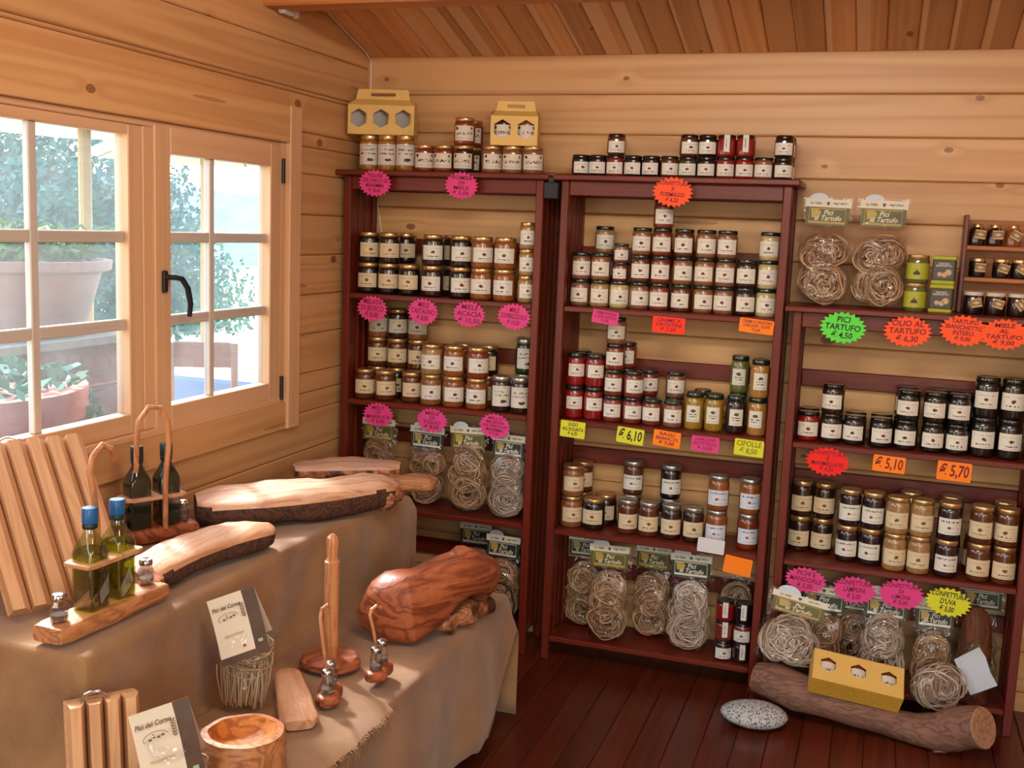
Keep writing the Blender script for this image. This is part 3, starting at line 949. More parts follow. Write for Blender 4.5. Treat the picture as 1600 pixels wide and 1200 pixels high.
# fixed light
wpart('frame_stile', -1.312, -1.25, 1.052, 1.985, -.05, .002)
wpart('frame_rail', -2.10, -1.312, 1.955, 1.985, -.05, .002)
wpart('frame_rail', -2.10, -1.312, 1.052, 1.112, -.05, .002)
wpart('frame_stile', -2.16, -2.10, 1.052, 1.985, -.05, .002)
wpart('muntin', -1.696, -1.666, 1.112, 1.955, -.034, -.012, M_muntin_skylit)
for z in (1.652, 1.388):
    wpart('muntin', -2.10, -1.696, z - .017, z + .017, -.034, -.014, M_muntin_skylit)
    wpart('muntin', -1.666, -1.312, z - .017, z + .017, -.034, -.014, M_muntin_skylit)
for a, b in [(-2.10, -1.696), (-1.666, -1.312)]:
    for c, d in [(1.112, 1.371), (1.405, 1.635), (1.669, 1.955)]:
        pane(a, b, c, d, -.023)
h = MB().box((0, -.012, -.035), (.012, .012, .035), bev=.004)
h.tube([(.01, 0, .015), (.045, 0, .015), (.055, .02, .01), (.058, .045, -.02), (.056, .062, -.07), (.05, .064, -.11)], [.009, .009, .0095, .0095, .009, .008], 10)
put('window_handle', h.mesh('window_handle'), M_dark_metal, win, (XW + SX1, -1.168, 1.515))
for z in (1.90, 1.09):
    put('hinge', MB().tube([(0, 0, -.045), (0, 0, .045)], .007, 8).mesh('hinge'), M_dark_metal, win, (XW + .022, -.464, z))

# frame of the assumed side door, unseen behind the photographer
d2 = struct('assumed_door_1')
for a, b, c, d in [(-4.5, -4.4, .1, 2.2), (-3.3, -3.2, .1, 2.2), (-4.4, -3.3, 2.1, 2.2), (-4.4, -3.3, .1, .25)]:
    wpart('assumed_door_frame', a, b, c, d, -.06, .01, parent=d2)

# electric cable in the corner and small fitting on the beam
M_white = plain('white_plastic', '#d9d2ca', .5)
cb = MB().tube([(-.94, -.44, 2.49), (-.943, -.30, 2.545), (-.935, -.16, 2.535), (-.938, .05, 2.47), (-.94, .2, 2.43), (-.942, .252, 2.40), (-.942, .2565, 2.25), (-.938, .2565, 1.95), (-.9, .2565, 1.8), (-.86, .2565, 1.60), (-.84, .2565, 1.45)], .003, 6)
tagit(put('electric_cable', cb.mesh('electric_cable'), M_white), 'thin white electric cable running down the corner of the pine walls', 'cable')
t = thing('cable_fitting', 'small white cable fitting under the end of the ceiling beam', 'fitting', (-.925, -.46, 2.455))
put('housing', MB().box((-.015, -.05, 0), (.02, .03, .028), bev=.008).mesh('housing'), M_white, t)
put('clip', MB().tube([(0, .06, .0), (0, .06, .025)], .012, 10).mesh('clip'), M_white, t)
put('lead', MB().tube([(0, -.05, .02), (-.01, -.10, .03), (-.01, -.13, .08), (-.01, -.14, .16)], .004, 6).mesh('lead'), M_white, t)

# ------------------------------------------------------------------ bookcases
def bookcase(label, x0, x1, ztop, shelves, rails, side_skip=None):
    t = thing('bookcase', label, 'bookcase', (x0, 0, 0))
    W = x1 - x0
    P, D = .031, .25
    def stick(name, a, b, bev=.003):
        dx, dy, dz = (b[i] - a[i] for i in range(3))
        if dz >= dx and dz >= dy:      # local x up
            me = MB().box((0, 0, 0), (dz, dy, dx), bev=bev).mesh(name)
            o = put(name, me, M_red, t)
            o.matrix_local = Matrix(((0, 0, 1, a[0]), (0, 1, 0, a[1]), (1, 0, 0, a[2]), (0, 0, 0, 1)))
        elif dx >= dy:
            me = MB().box((0, 0, 0), (dx, dy, dz), bev=bev).mesh(name)
            o = put(name, me, M_red, t, a)
        else:
            me = MB().box((0, 0, 0), (dy, dx, dz), bev=bev).mesh(name)
            o = put(name, me, M_red, t)
            o.matrix_local = Matrix(((0, 1, 0, a[0]), (1, 0, 0, a[1]), (0, 0, 1, a[2]), (0, 0, 0, 1)))
        return o
    H = ztop - .022
    for xx in (0, W - P):
        stick('post', (xx, 0, 0), (xx + P, .035, H))
        stick('post', (xx, D - .035, 0), (xx + P, D, H))
        xs = xx + .008
        for k in range(3):
            y0 = .045 + k * .058
            stick('side_slat', (xs, y0, .08), (xs + .014, y0 + .044, H - .01))
        for z in [s for s in shelves]:
            pass
    stick('cap', (-.028, -.03, H), (W + .028, D, ztop), .004)
    stick('apron', (P, .006, H - .055), (W - P, .024, H))
    stick('apron', (P, D - .024, H - .055), (W - P, D - .006, H))
    for z in shelves:
        stick('shelf', (P + .001, .001, z - .021), (W - P - .001, D - .002, z))
    for z in rails:
        stick('back_rail', (P, D - .02, z), (W - P, D - .005, z + .065))
    return t
SH = [1.434, .989, .544, .0975]
bookcase('tall mahogany-stained bookcase of honey jars beside the window wall', -.927, -.07, 1.934, SH, [1.6, 1.16, .78, .3])
bookcase('tall mahogany-stained bookcase in the middle, filled with preserve jars', 0.0, .86, 1.934, SH, [1.6, 1.16, .78, .3])
bookcase('lower mahogany-stained bookcase with pasta bags and tins on its top', .895, 1.755, 1.488, SH[1:], [1.17, .78, .3])
put_clip = MB().box((-.03, -.045, 0), (.03, -.002, .065), bev=.004).box((-.012, -.045, .06), (.012, -.03, .085), bev=.003)
tagit(put('black_clamp', put_clip.mesh('black_clamp'), M_black, None, (-.034, .02, 1.84)), 'black clamp in the gap between the two tall bookcases', 'clamp')

# ------------------------------------------------------------------ jars
GEO = {'pollen': (.040, .145), 'script': (.042, .108), 'honey': (.0455, .126), 'small': (.034, .105), 'conf0': (.035, .079), 'cream': (.0385, .104), 'tiny': (.030, .072),
       'sauce': (.0385, .130), 'pickle': (.036, .143), 'ragu': (.0385, .102), 'comp': (.041, .137), 'jam': (.040, .108), 'talljam': (.0425, .142)}
NAME = {'pollen': 'pollen_jar', 'script': 'honey_spread_jar', 'honey': 'honey_jar', 'small': 'small_honey_jar', 'conf0': 'preserve_jar', 'cream': 'cream_jar', 'tiny': 'small_cream_jar',
        'sauce': 'sauce_jar', 'pickle': 'pickle_jar', 'ragu': 'ragu_jar', 'comp': 'jam_jar', 'jam': 'jam_jar', 'talljam': 'tall_jam_jar'}
KINDW = {'pollen': 'pollen jar', 'script': 'honey spread jar', 'honey': 'honey jar', 'small': 'small honey jar', 'conf0': 'preserve jar', 'cream': 'cream jar', 'tiny': 'small cream jar',
         'sauce': 'sauce jar', 'pickle': 'pickle jar', 'ragu': 'ragu jar', 'comp': 'jam jar', 'jam': 'jam jar', 'talljam': 'tall jam jar'}
PLACE = {'Lcap': 'top of honey bookcase', 'Ls1': 'upper honey shelf', 'Ls2': 'lower honey shelf', 'Mcap': 'top of middle bookcase', 'Ms1': 'first shelf of middle bookcase',
         'Ms2': 'second shelf of middle bookcase', 'Ms3': 'third shelf of middle bookcase', 'Ms4': 'bottom shelf of middle bookcase', 'Rs1': 'upper shelf of low bookcase', 'Rs2': 'lower shelf of low bookcase'}
GROUP = {k: 'jars on the ' + v for k, v in PLACE.items()}
LAB = {'pollen': (.17, .74, 62), 'script': (.16, .70, 58), 'honey': (.20, .66, 58), 'small': (.18, .70, 58), 'conf0': (.12, .66, 58), 'cream': (.16, .68, 58), 'tiny': (.14, .66, 58),
       'sauce': (.30, .68, 52), 'pickle': (.22, .66, 42), 'ragu': (.2, .7, 56), 'comp': (.17, .60, 64), 'jam': (.18, .66, 60), 'talljam': (.24, .66, 58)}
_jm = {}
def jar_meshes(kind):
    if kind in _jm:
        return _jm[kind]
    R, H = GEO[kind]
    wide = kind in ('conf0', 'cream', 'tiny', 'sauce', 'ragu', 'jam', 'talljam')
    nk = .90 if wide else .88
    prof = [(R * .80, .0), (R * .93, .002), (R, .010), (R, H * .42), (R, H * .74), (R * .985, H * .79), (R * .93, H * .83), (R * nk, H * .855), (R * (nk - .03), H * .87), (R * (nk - .03), H * .93)]
    body = MB().lathe(prof, 24).mesh(kind + '_body', True, 60)
    lr = R * (nk + .05)
    lp = [(lr * .97, H * .862), (lr, H * .872), (lr, H * .972), (lr * .96, H * .995), (lr * .90, H), (lr * .85, H * .990), (lr * .5, H * .990)]
    lid = MB().lathe(lp, 24).mesh(kind + '_lid', True, 50)
    return _jm.setdefault(kind, (body, lid))
_lm = {}
def label_mesh(kind, strip=False):
    key = (kind, strip)
    if key in _lm:
        return _lm[key]
    R, H = GEO[kind]
    a, b, th = LAB[kind]
    if strip:
        a, b, th = .22, .99, 17
    V, F, UV = [], [], []
    n = 12
    rr = R + .0007
    for i in range(n + 1):
        w = -th + 2 * th * i / n
        ang = math.radians(-90 + w)
        for k, z in enumerate((a * H, b * H)):
            V.append((rr * math.cos(ang), rr * math.sin(ang), z)); UV.append((i / n, float(k)))
    for i in range(n):
        F.append((2*i, 2*i+2, 2*i+3, 2*i+1))
    m = MB().add(V, F, 0, UV)
    return _lm.setdefault(key, m.mesh(kind + '_label', True, 60))
ORD = ['first', 'second', 'third', 'fourth', 'fifth', 'sixth', 'seventh', 'eighth', 'ninth', 'tenth', 'eleventh', 'twelfth', 'thirteenth', 'fourteenth']
ROWW = ['bottom', 'second', 'third', 'fourth']
LIDW = {'gold': 'gold-lidded', 'silver': 'silver-lidded', 'dark': 'black-lidded', 'green': 'green-lidded'}
_mm = {}
def with_mat(me, mat):
    k = (me.name, mat.name)
    if k not in _mm:
        c = me.copy()
        c.materials.clear()
        c.materials.append(mat)
        _mm[k] = c
    return _mm[k]
rj = random.Random(3)
def make_jar(kind, cont, lid, lab, loc, label, group, yaw=None):
    b, l = jar_meshes(kind)
    root = put(NAME[kind], with_mat(b, M_cont[cont]), None, None, loc, (0, 0, yaw if yaw is not None else math.atan2(1.2 - loc[0], 4.04 + loc[1]) * .85 + math.radians(rj.uniform(-13, 13))))
    tagit(root, label, 'jar', group)
    put('lid', with_mat(l, M_lid[lid]), None, root)
    put('label', with_mat(label_mesh(kind, lab == 'strip'), LABELS['jam' if (kind == 'comp' and lab == 'white') else lab][0]), None, root)
    return root
def jar_label(kind, cont, lid, row, level, idx, place):
    w = f"{LIDW[lid]} {WORD[cont]} {KINDW[kind]}"
    if row == 'f':
        return f"{w}, {ORD[idx]} along the {ROWW[level]} row, {place}"
    return f"{w}, back row, {ROWW[level]} tier, {ORD[idx]} along, {place}"
for sh, (z, stacks) in JARS.items():
    count = {}
    for x, y, row, jars in sorted(stacks, key=lambda s: s[0]):
        zz = z
        for lv_, (kind, cont, lid, lab) in enumerate(jars):
            key = (row, lv_)
            idx = count.get(key, 0)
            count[key] = idx + 1
            dx = rj.uniform(-.0004, .0004) if lv_ else 0
            make_jar(kind, cont, lid, lab, (x + dx, y, zz + .0003), jar_label(kind, cont, lid, row, lv_, idx, PLACE[sh]), GROUP[sh])
            zz += GEO[kind][1]

# ------------------------------------------------------------------ price tags
def star_poly(rx, rz, n=22, inner=.83):
    return [((rx if i % 2 == 0 else rx * inner) * math.cos(PI * i / n), (rz if i % 2 == 0 else rz * inner) * math.sin(PI * i / n)) for i in range(2 * n)]
COLW = {'pink': 'pink', 'coral': 'orange-red', 'vermilion': 'red', 'orange': 'orange', 'yellow': 'yellow', 'lime': 'green', 'white': 'white', 'red': 'red'}
rt = random.Random(5)
for (x, y, z, col, shape, lines, w, h) in TAGS:
    said = lines.replace('\n', ' ').replace('€', 'euro').replace('·', '').lower()
    said = ' '.join(said.split())
    if shape == 'star':
        me = MB().prism(star_poly(w / 2, h / 2), -.001, .001).mesh('star', False)
        lab = f"{COLW[col]} starburst price tag reading {said}"
    else:
        e = .003
        me = MB().prism([(-w/2+e, -h/2), (w/2-e, -h/2), (w/2, -h/2+e), (w/2, h/2-e), (w/2-e, h/2), (-w/2+e, h/2), (-w/2, h/2-e), (-w/2, -h/2+e)], -.001, .001).mesh('card', False)
        lab = f"{COLW[col]} rectangular price card reading {said}" if said else f"blank {COLW[col]} price card on third shelf edge of middle bookcase"
    if said == 'euro 5,10':
        lab = 'orange price card reading euro 5,10 under the black jam jars beside the red starburst'
    if said == 'euro 5,70':
        lab = 'orange price card reading euro 5,70 under the tall jam jars near the frame edge'
    r = rt.uniform(-.05, .05) + (.07 if shape == 'card' else .03)
    o = put('price_tag', me, M_tag[col], None, (x, y - .001, z), (0, r, 0))
    tagit(o, lab, 'price tag', 'handwritten price tags on shelf edges')
    if lines:
        tm = fit_text(text_mesh(lines, .02, .1, .95), w * (.74 if shape == 'star' else .86), h * (.70 if shape == 'star' else .82))
        tm.materials.append(M_ink_g if lines.startswith('CIPOLLE') else (M_ink if col in ('pink', 'coral', 'vermilion', 'red', 'orange') else M_ink_d))
        put('handwriting', tm, None, o, (0, -.0013, 0))
# ------------------------------------------------------------------ yellow honey boxes
M_yel = plain('yellow_card', '#e0b662', .55, mott=.04, scale=14)
M_yel_in = plain('grey_card', '#b9b4ac', .7)
def hex_panel(mb, w, h, n, rad, zc, y, mi=0, th=.0015):
    """front panel (x centred, z from 0) with n pointy-top hexagonal windows"""
    for sgn, yy in ((1, y), (-1, y + th)):
        for k in range(n):
            xa, xb = -w / 2 + w * k / n, -w / 2 + w * (k + 1) / n
            xc = (xa + xb) / 2
            hx = [(xc + rad * math.sin(PI * i / 3), zc + rad * math.cos(PI * i / 3)) for i in range(6)]
            outer = [(xc, h), (xb, h), (xb, 0), (xc, 0), (xa, 0), (xa, h)]
            V = [(p[0], yy, p[1]) for p in outer] + [(p[0], yy, p[1]) for p in hx]
            mb.add(V, [(i, (i + 1) % 6, 6 + (i + 1) % 6, 6 + i) for i in range(6)], mi)
def gable_box(name, label, loc, rotz, w, d, h, hg, n, rad, inner):
    t = thing(name, label, 'gift box', loc, (0, 0, rotz))
    m = MB()
    hex_panel(m, w, h, n, rad, h * .55, -d / 2)
    m.box((-w/2, d/2 - .0015, 0), (w/2, d/2, h)).box((-w/2, -d/2, 0), (-w/2 + .0015, d/2, h)).box((w/2 - .0015, -d/2, 0), (w/2, d/2, h)).box((-w/2, -d/2, 0), (w/2, d/2, .0015))
    put('carton', m.mesh('carton', False), M_yel, t)
    g = MB()
    tw = w * .36
    hz = hg - .012
    for s in (-1, 1):           # sloping roof flaps meeting in the handle
        y0 = s * d / 2
        sw, sh = w * .19, hg * .22
        za = h + hg * .38
        q = [(-w/2, y0, h), (w/2, y0, h), (tw + .012, s * .006, za), (-tw - .012, s * .006, za)]
        g.add(q, [(0, 1, 2, 3)])
        x0, x1 = -tw - .012, tw + .012
        z0, z1 = za, h + hg
        ys = s * .004
        O = [(x0, z0), (x1, z0), (x1 - .008, z1), (x0 + .008, z1)]
        I = [(-sw, z0 + (z1 - z0) * .3), (sw, z0 + (z1 - z0) * .3), (sw, z0 + (z1 - z0) * .68), (-sw, z0 + (z1 - z0) * .68)]
        V = [(p[0], ys, p[1]) for p in O] + [(p[0], ys, p[1]) for p in I]
        g.add(V, [(i, (i + 1) % 4, 4 + (i + 1) % 4, 4 + i) for i in range(4)])
    put('carry_handle', g.mesh('carry_handle', False), M_yel, t)
    for s in (-1, 1):
        e = MB().add([(s*w/2, -d/2, h), (s*w/2, d/2, h), (s*(w/2 - .004), .012, h + hg*.36), (s*(w/2 - .004), -.012, h + hg*.36)], [(0, 1, 2, 3)])
        put('end_flap', e.mesh('end_flap', False), M_yel, t)
    for k, what in enumerate(inner):
        xc = -w/2 + w * (k + .5) / n
        if what is None:
            mm = MB().add([(xc - w/n*.46, -d/2 + .012, .003), (xc + w/n*.1, d/2 - .006, .003), (xc + w/n*.1, d/2 - .006, h - .004), (xc - w/n*.46, -d/2 + .012, h - .004)], [(0, 1, 2, 3)])
            put('divider', mm.mesh('divider', False), M_yel_in, t)
        else:
            b, l = jar_meshes('script')
            jb = put('boxed_jar', with_mat(b, M_cont[what]), None, t, (xc, 0, .004))
            put('lid', with_mat(l, M_lid['dark']), None, jb)
            put('label', with_mat(label_mesh('script'), LABELS['script'][0]), None, jb)
    return t
gable_box('honey_gift_box', 'yellow three-window carton with carry handle, standing on the pollen jars', (-.800, .085, 2.0795), math.radians(14), .275, .075, .118, .066, 3, .0375, [None, None, None])
gable_box('honey_gift_box', 'yellow two-window carton holding two jars, standing on the honey spread jars', (-.222, .08, 2.0425), math.radians(12), .186, .088, .113, .06, 2, .0375, ['dark', 'amber'])

# ------------------------------------------------------------------ pasta bags
def strand_mat(name, dark, light):
    t = NT(name)
    g_ = t.n('NewGeometry')
    t.l(t.ramp(g_.outputs['Random Per Island'], [(0.0, lin(dark)), (1.0, lin(light))]), t.bsdf.inputs['Base Color'])
    return t.done(.55, .4)
M_pasta = strand_mat('pici_pasta', '#7a583e', '#cba27c')
M_pasta_pale = strand_mat('pici_pasta_pale', '#8a725e', '#d4bda8')
M_olive = plain('card_olive', '#5d5726', .5, mott=.35, scale=9)
M_olive_d = plain('card_dark_olive', '#2f3322', .5, mott=.35, scale=9)
M_cream = plain('card_cream', '#d9d2be', .55)
M_arch = plain('card_arch_blue', '#c7cfd8', .55)
M_gold = plain('card_gold_line', '#b59a48', .5)
M_heart = plain('card_emblem', '#4a3524', .6)
_nest = {}
def nest_mesh(var, loops=30, R=.07, depth=.032, sr=.0032):
    key = (var, loops, R)
    if key in _nest:
        return _nest[key]
    rn = random.Random(100 + var)
    m = MB()
    for k in range(loops):
        r = R * (.14 + .82 * ((k + .5) / loops) ** .7)
        cx, cz = rn.gauss(0, R * .09), rn.gauss(0, R * .09)
        yo = rn.uniform(-depth, depth) * (1.1 - .5 * r / R)
        tx, tz = rn.gauss(0, .2), rn.gauss(0, .2)
        ph = rn.uniform(0, 6.28)
        n = 22
        arc = rn.choice([1.0, 1.0, .8, .65])
        pts = []
        for i in range(n + (0 if arc == 1 else 1)):
            a = ph + 2 * PI * arc * i / n
            wob = 1 + .07 * math.sin(3 * a + ph) + .05 * math.sin(5 * a + 2 * ph)
            x, z = cx + r * wob * math.cos(a), cz + r * wob * math.sin(a) * .96
            pts.append((x, max(-.038, min(.038, yo + x * tx + z * tz + .006 * math.sin(2 * a + k))), z))
        m.tube(pts, sr, 4, closed=(arc == 1.0))
    m.v = [(p[0] * min(1, R / math.hypot(p[0], p[2])), p[1], p[2] * min(1, R / math.hypot(p[0], p[2]))) for p in m.v]
    return _nest.setdefault(key, m.mesh('pasta_nest', True, 80))
_film = {}
def film_mesh(W, D, H, HT, var):
    """pillow bag: full body to H, flattening to a flat top at HT"""
    key = (W, D, H, HT, var)
    if key in _film:
        return _film[key]
    nx, nz = 12, 22
    m = MB()
    off = Vector((var * 5.1, 0, 0))
    for s in (-1, 1):
        V, F = [], []
        for j in range(nz + 1):
            z = HT * j / nz
            th = D / 2 * min(1.0, (z / .02 + .25)) if z < .015 else (D / 2 if z < H * .85 else D / 2 * max(.03, 1 - (z - H * .85) / (HT - H * .85) * 1.5))
            for i in range(nx + 1):
                u = -1 + 2 * i / nx
                yy = s * th * (max(0, 1 - abs(u) ** 3.5)) ** .5
                p = Vector((u * W / 2, yy, z))
                nz_ = mnoise.noise(p * 22 + off) * .006 * (1 - abs(u) ** 6)
                V.append((p.x + mnoise.noise(p * 15 - off) * .003, p.y + s * abs(nz_), p.z))
        for j in range(nz):
            for i in range(nx):
                a = j * (nx + 1) + i
                F.append((a, a + 1, a + nx + 2, a + nx + 1))
        m.add(V, F)
    return _film.setdefault(key, m.mesh('bag_film', True, 70))
_txt = {}
def cached_text(body, w, h, mat, shear=.25):
    k = (body, w, h, mat.name)
    if k not in _txt:
        me = fit_text(text_mesh(body, .02, shear, .8), w, h)
        me.materials.append(mat)
        _txt[k] = me
    return _txt[k]
_card = {}
def header_card(parent, loc, rot, w=.135, h=.092, dark=False):
    k = (w, h)
    if k not in _card:
        _card[k] = dict(
            base=MB().box((-w/2, -.0006, 0), (w/2, .0006, h)).mesh('card', False),
            band=MB().box((-w*.53, -.0016, h*.70), (w*.53, -.0008, h*1.0)).mesh('band', False),
            arch=MB().prism([(-w*.22 + .0 + w*.22*math.cos(PI*i/12), h + w*.14*math.sin(PI*i/12)) for i in range(13)], -.0005, .0005).mesh('arch', False),
            frame=MB().box((-w*.42, -.0014, h*.12), (-w*.41, -.0007, h*.66)).box((w*.41, -.0014, h*.12), (w*.42, -.0007, h*.66)).box((-w*.42, -.0014, h*.63), (w*.42, -.0007, h*.66)).box((-w*.42, -.0014, h*.08), (w*.42, -.0007, h*.17)).mesh('frame', False),
            bottle=MB().prism([(-w*.36, h*.3), (-w*.2, h*.3), (-w*.14, h*.5), (-w*.2, h*.62), (-w*.38, h*.62)], -.0012, -.0007).mesh('vignette', False),
            heart=MB().prism([(0, h*.76), (w*.035, h*.84), (w*.03, h*.90), (w*.012, h*.91), (0, h*.875), (-w*.012, h*.91), (-w*.03, h*.90), (-w*.035, h*.84)], -.0022, -.0016).mesh('heart', False))
    c = _card[k]
    b = put('header_card', with_mat(c['base'], M_olive_d if dark else M_olive), None, parent, loc, rot)
    put('card_band', with_mat(c['band'], M_cream), None, b)
    put('card_arch', with_mat(c['arch'], M_arch), None, b)
    put('card_frame', with_mat(c['frame'], M_gold if not dark else M_cream), None, b)
    put('card_vignette', with_mat(c['bottle'], M_gold), None, b)
    put('card_emblem', with_mat(c['heart'], M_heart), None, b)
    put('card_title', cached_text('Pici\nal Tartufo', w*.62, h*.40, M_cream), None, b, (w*.02, -.0018, h*.40))
    put('card_maker', cached_text('La Valle', w*.26, h*.1, M_heart), None, b, (-w*.28, -.002, h*.85))
    put('card_maker', cached_text('degli Allori', w*.32, h*.1, M_heart), None, b, (w*.27, -.002, h*.85))
    return b
rb = random.Random(11)
def pasta_bag(label, loc, rotz=0.0, tilt=0.0, roll=0.0, W=.17, D=.085, H=.25, HT=.40, nests=((0, .075), (0, .185)), dark=False, card=True, pale=False, group='bags of dried pasta on the bookcases', nr=.075, ch=.092):
    t = thing('pasta_bag', label, 'pasta bag', loc, (tilt, roll, rotz), group)
    for ne in nests:
        nx_, nz_ = ne[0], ne[1]
        r__ = ne[2] if len(ne) > 2 else nr
        v = rb.randrange(6)
        put('pasta_nest', with_mat(nest_mesh(v, 48, r__), M_pasta_pale if pale else M_pasta), None, t, (nx_, ne[3] if len(ne) > 3 else 0, nz_), (rb.uniform(-.1, .1), rb.uniform(0, 6.28), rb.uniform(-.15, .15)))
    put('clear_film', with_mat(film_mesh(W, D, H, HT, rb.randrange(4)), M_film), None, t)
    if card:
        header_card(t, (0, -.012, HT - ch * 1.08), (-.05, rb.uniform(-.03, .03), 0), w=W * .85, h=ch, dark=dark)
    return t
# middle bookcase, bottom shelf
zb = .0985
N3 = ((-.002, .080, .075), (.002, .150, .074), (-.002, .205, .068))
N3b = ((.002, .088, .084), (-.002, .160, .082), (.002, .215, .072))
pasta_bag('pasta bag nearest the post at the honey side, bottom shelf of middle bookcase', (.122, .178, zb), .0, 0, 0, nests=N3, dark=True, W=.155, D=.08)
pasta_bag('largest front pasta bag, with olive card, bottom shelf of middle bookcase', (.253, .066, zb), .0, 0, .0, W=.180, D=.09, nests=N3b)
pasta_bag('pasta bag set back between two others, bottom shelf of middle bookcase', (.41, .172, zb), -.03, 0, 0, nests=N3, W=.160, D=.08, HT=.39)
pasta_bag('pale pasta bag with dark card, fourth along, bottom shelf of middle bookcase', (.576, .085, zb), -.03, 0, 0, W=.180, D=.09, nests=N3b, dark=True, pale=True)
pasta_bag('cardless pasta bag behind the small jars, bottom shelf of middle bookcase', (.745, .172, zb), 0, 0, 0, W=.150, D=.08, H=.26, HT=.33, nests=((0, .08, .073), (0, .155, .07), (0, .22, .06)), card=False)
# honey bookcase, lower shelves
z3 = .545
pasta_bag('pasta bag in the shadowed corner under the marruca tag, honey bookcase', (-.795, .11, z3), .0, 0, 0, W=.17, HT=.36, H=.24, nests=N3)
pasta_bag('pasta bag under the tiglio tag, half hidden by driftwood, honey bookcase', (-.575, .12, z3), .05, 0, 0, W=.17, HT=.345, H=.24, nests=((0, .078, .073), (-.03, .17, .05), (.035, .18, .048)), dark=True)
pasta_bag('pasta bag with bright olive card beside the millefiori tag, honey bookcase', (-.37, .075, z3), .0, 0, 0, W=.175, D=.085, HT=.37, H=.25, nests=N3b)
pasta_bag('pasta bag against the post under the millefiori tag, honey bookcase', (-.194, .075, z3), .0, 0, 0, W=.155, D=.085, HT=.355, H=.25, nests=N3, pale=True, dark=True)
pasta_bag('shadowed pasta bag with rear card, bottom shelf of honey bookcase', (-.36, .178, zb), 0, 0, 0, W=.16, D=.08, HT=.385, nests=N3, dark=True)
pasta_bag('shadowed pasta bag with front card, bottom shelf of honey bookcase', (-.205, .085, zb), 0, 0, 0, W=.165, D=.08, HT=.375, nests=N3, dark=True)
# on top of the low bookcase
pasta_bag('fat pasta bag beside the tall bookcase, on top of low bookcase', (.981, .085, 1.489), .0, 0, 0, W=.179, D=.11, H=.27, HT=.39, nests=((.014, .082, .078, -.012), (-.022, .186, .070, -.008), (.030, .20, .060, .012), (-.028, .09, .064, .014)), ch=.095)
pasta_bag('fat pasta bag beside the green tins, on top of low bookcase', (1.173, .08, 1.489), .0, 0, .0, W=.179, D=.11, H=.27, HT=.39, nests=((.014, .082, .078, -.010), (-.028, .182, .064, -.008), (.024, .198, .068, .010), (-.03, .078, .062, .012)), ch=.095)

# ------------------------------------------------------------------ tins, truffle jars and small rack on the low bookcase
M_lime = plain('tin_lime', '#a9a92c', .4)
M_tin_dark = plain('tin_charcoal', '#4a443e', .45)
M_truf = plain('tin_picture', '#3a3222', .6)
M_truf2 = plain('tin_picture_pale', '#c9a67e', .6)
M_glassgreen = plain('tin_glass', '#5d6030', .2, coat=1)
def truffle_jar(label, loc):
    t = thing('truffle_jar', label, 'jar', loc, (0, 0, -.1), 'truffle products on the low bookcase')
    put('jar_glass', MB().lathe([(.034, 0), (.038, .006), (.038, .078), (.034, .088)], 20).mesh('jar_glass'), M_glassgreen, t)
    lb = MB().lathe([(.0388, .014), (.0388, .070)], 20)
    put('label_band', lb.mesh('label_band'), M_lime, t)
    put('lid', MB().lathe([(.035, .086), (.036, .088), (.036, .097), (.033, .099)], 20).mesh('lid'), M_lid['gold'], t)
    put('label_picture', MB().prism([(-.012, .03), (.012, .03), (.009, .04), (.003, .042), (.0, .052), (-.003, .042), (-.01, .038)], -.0402, -.0388).mesh('pic', False), M_truf, t)
def truffle_tin(label, loc):
    t = thing('truffle_tin', label, 'tin', loc, (0, 0, -.12), 'truffle products on the low bookcase')
    put('tin_body', MB().box((-.038, -.03, .012), (.038, .03, .086), bev=.005).mesh('tin_body'), M_tin_dark, t)
    put('tin_base', MB().box((-.039, -.031, 0), (.039, .031, .014), bev=.004).mesh('tin_base'), M_lime, t)
    put('tin_lid', MB().box((-.040, -.032, .084), (.040, .032, .099), bev=.004).mesh('tin_lid'), M_lime, t)
    p = MB()
    for cx, cz, r in ((-.012, .035, .008), (.004, .033, .009), (.016, .042, .011)):
        p.prism([(cx + r * math.cos(PI * i / 6), cz + r * math.sin(PI * i / 6)) for i in range(12)], -.0312, -.0302)
    put('tin_picture', p.mesh('tin_picture', False), M_truf2, t)
    put('tin_lettering', cached_text('TARTUFO\nBIANCHETTO', .05, .014, M_cream, 0), None, t, (0, -.0308, .068))
truffle_jar('lower lime-labelled truffle jar on top of low bookcase', (1.304, .07, 1.489))
truffle_jar('upper lime-labelled truffle jar stacked on its twin, low bookcase', (1.305, .07, 1.5885))
truffle_tin('lower charcoal and lime truffle tin on top of low bookcase', (1.391, .07, 1.489))
truffle_tin('upper charcoal and lime truffle tin stacked on its twin, low bookcase', (1.392, .07, 1.5885))
rk = thing('spice_rack', 'small wooden rack with two shelves standing on the low bookcase', 'rack', (1.45, .14, 1.489))
M_rackwood = wood('rack_wood', '#b87440', '#8f4f26', None, rough=.5, sx=1.2, sy=14, var=.1)
def rbox(name, a, b, mat):
    put(name, MB().box(a, b, bev=.002).mesh(name), mat, rk)
rbox('rack_side', (-.002, 0, 0), (.012, .10, .345), M_red)
rbox('rack_side', (.33, 0, 0), (.344, .10, .345), M_red)
rbox('rack_shelf', (.012, 0, .112), (.33, .10, .127), M_rackwood)
rbox('rack_shelf', (.012, 0, .223), (.33, .10, .238), M_rackwood)
rbox('rack_back', (.012, .092, 0), (.33, .10, .33), M_rackwood)
M_tagw = plain('hang_tag', '#8f6a44', .6)
M_tagl = plain('hang_tag_motif', '#cdb488', .6)
M_cord = plain('cord_red', '#b9838a', .7)
M_whitelid = plain('white_lid', '#cfc6bd', .4)
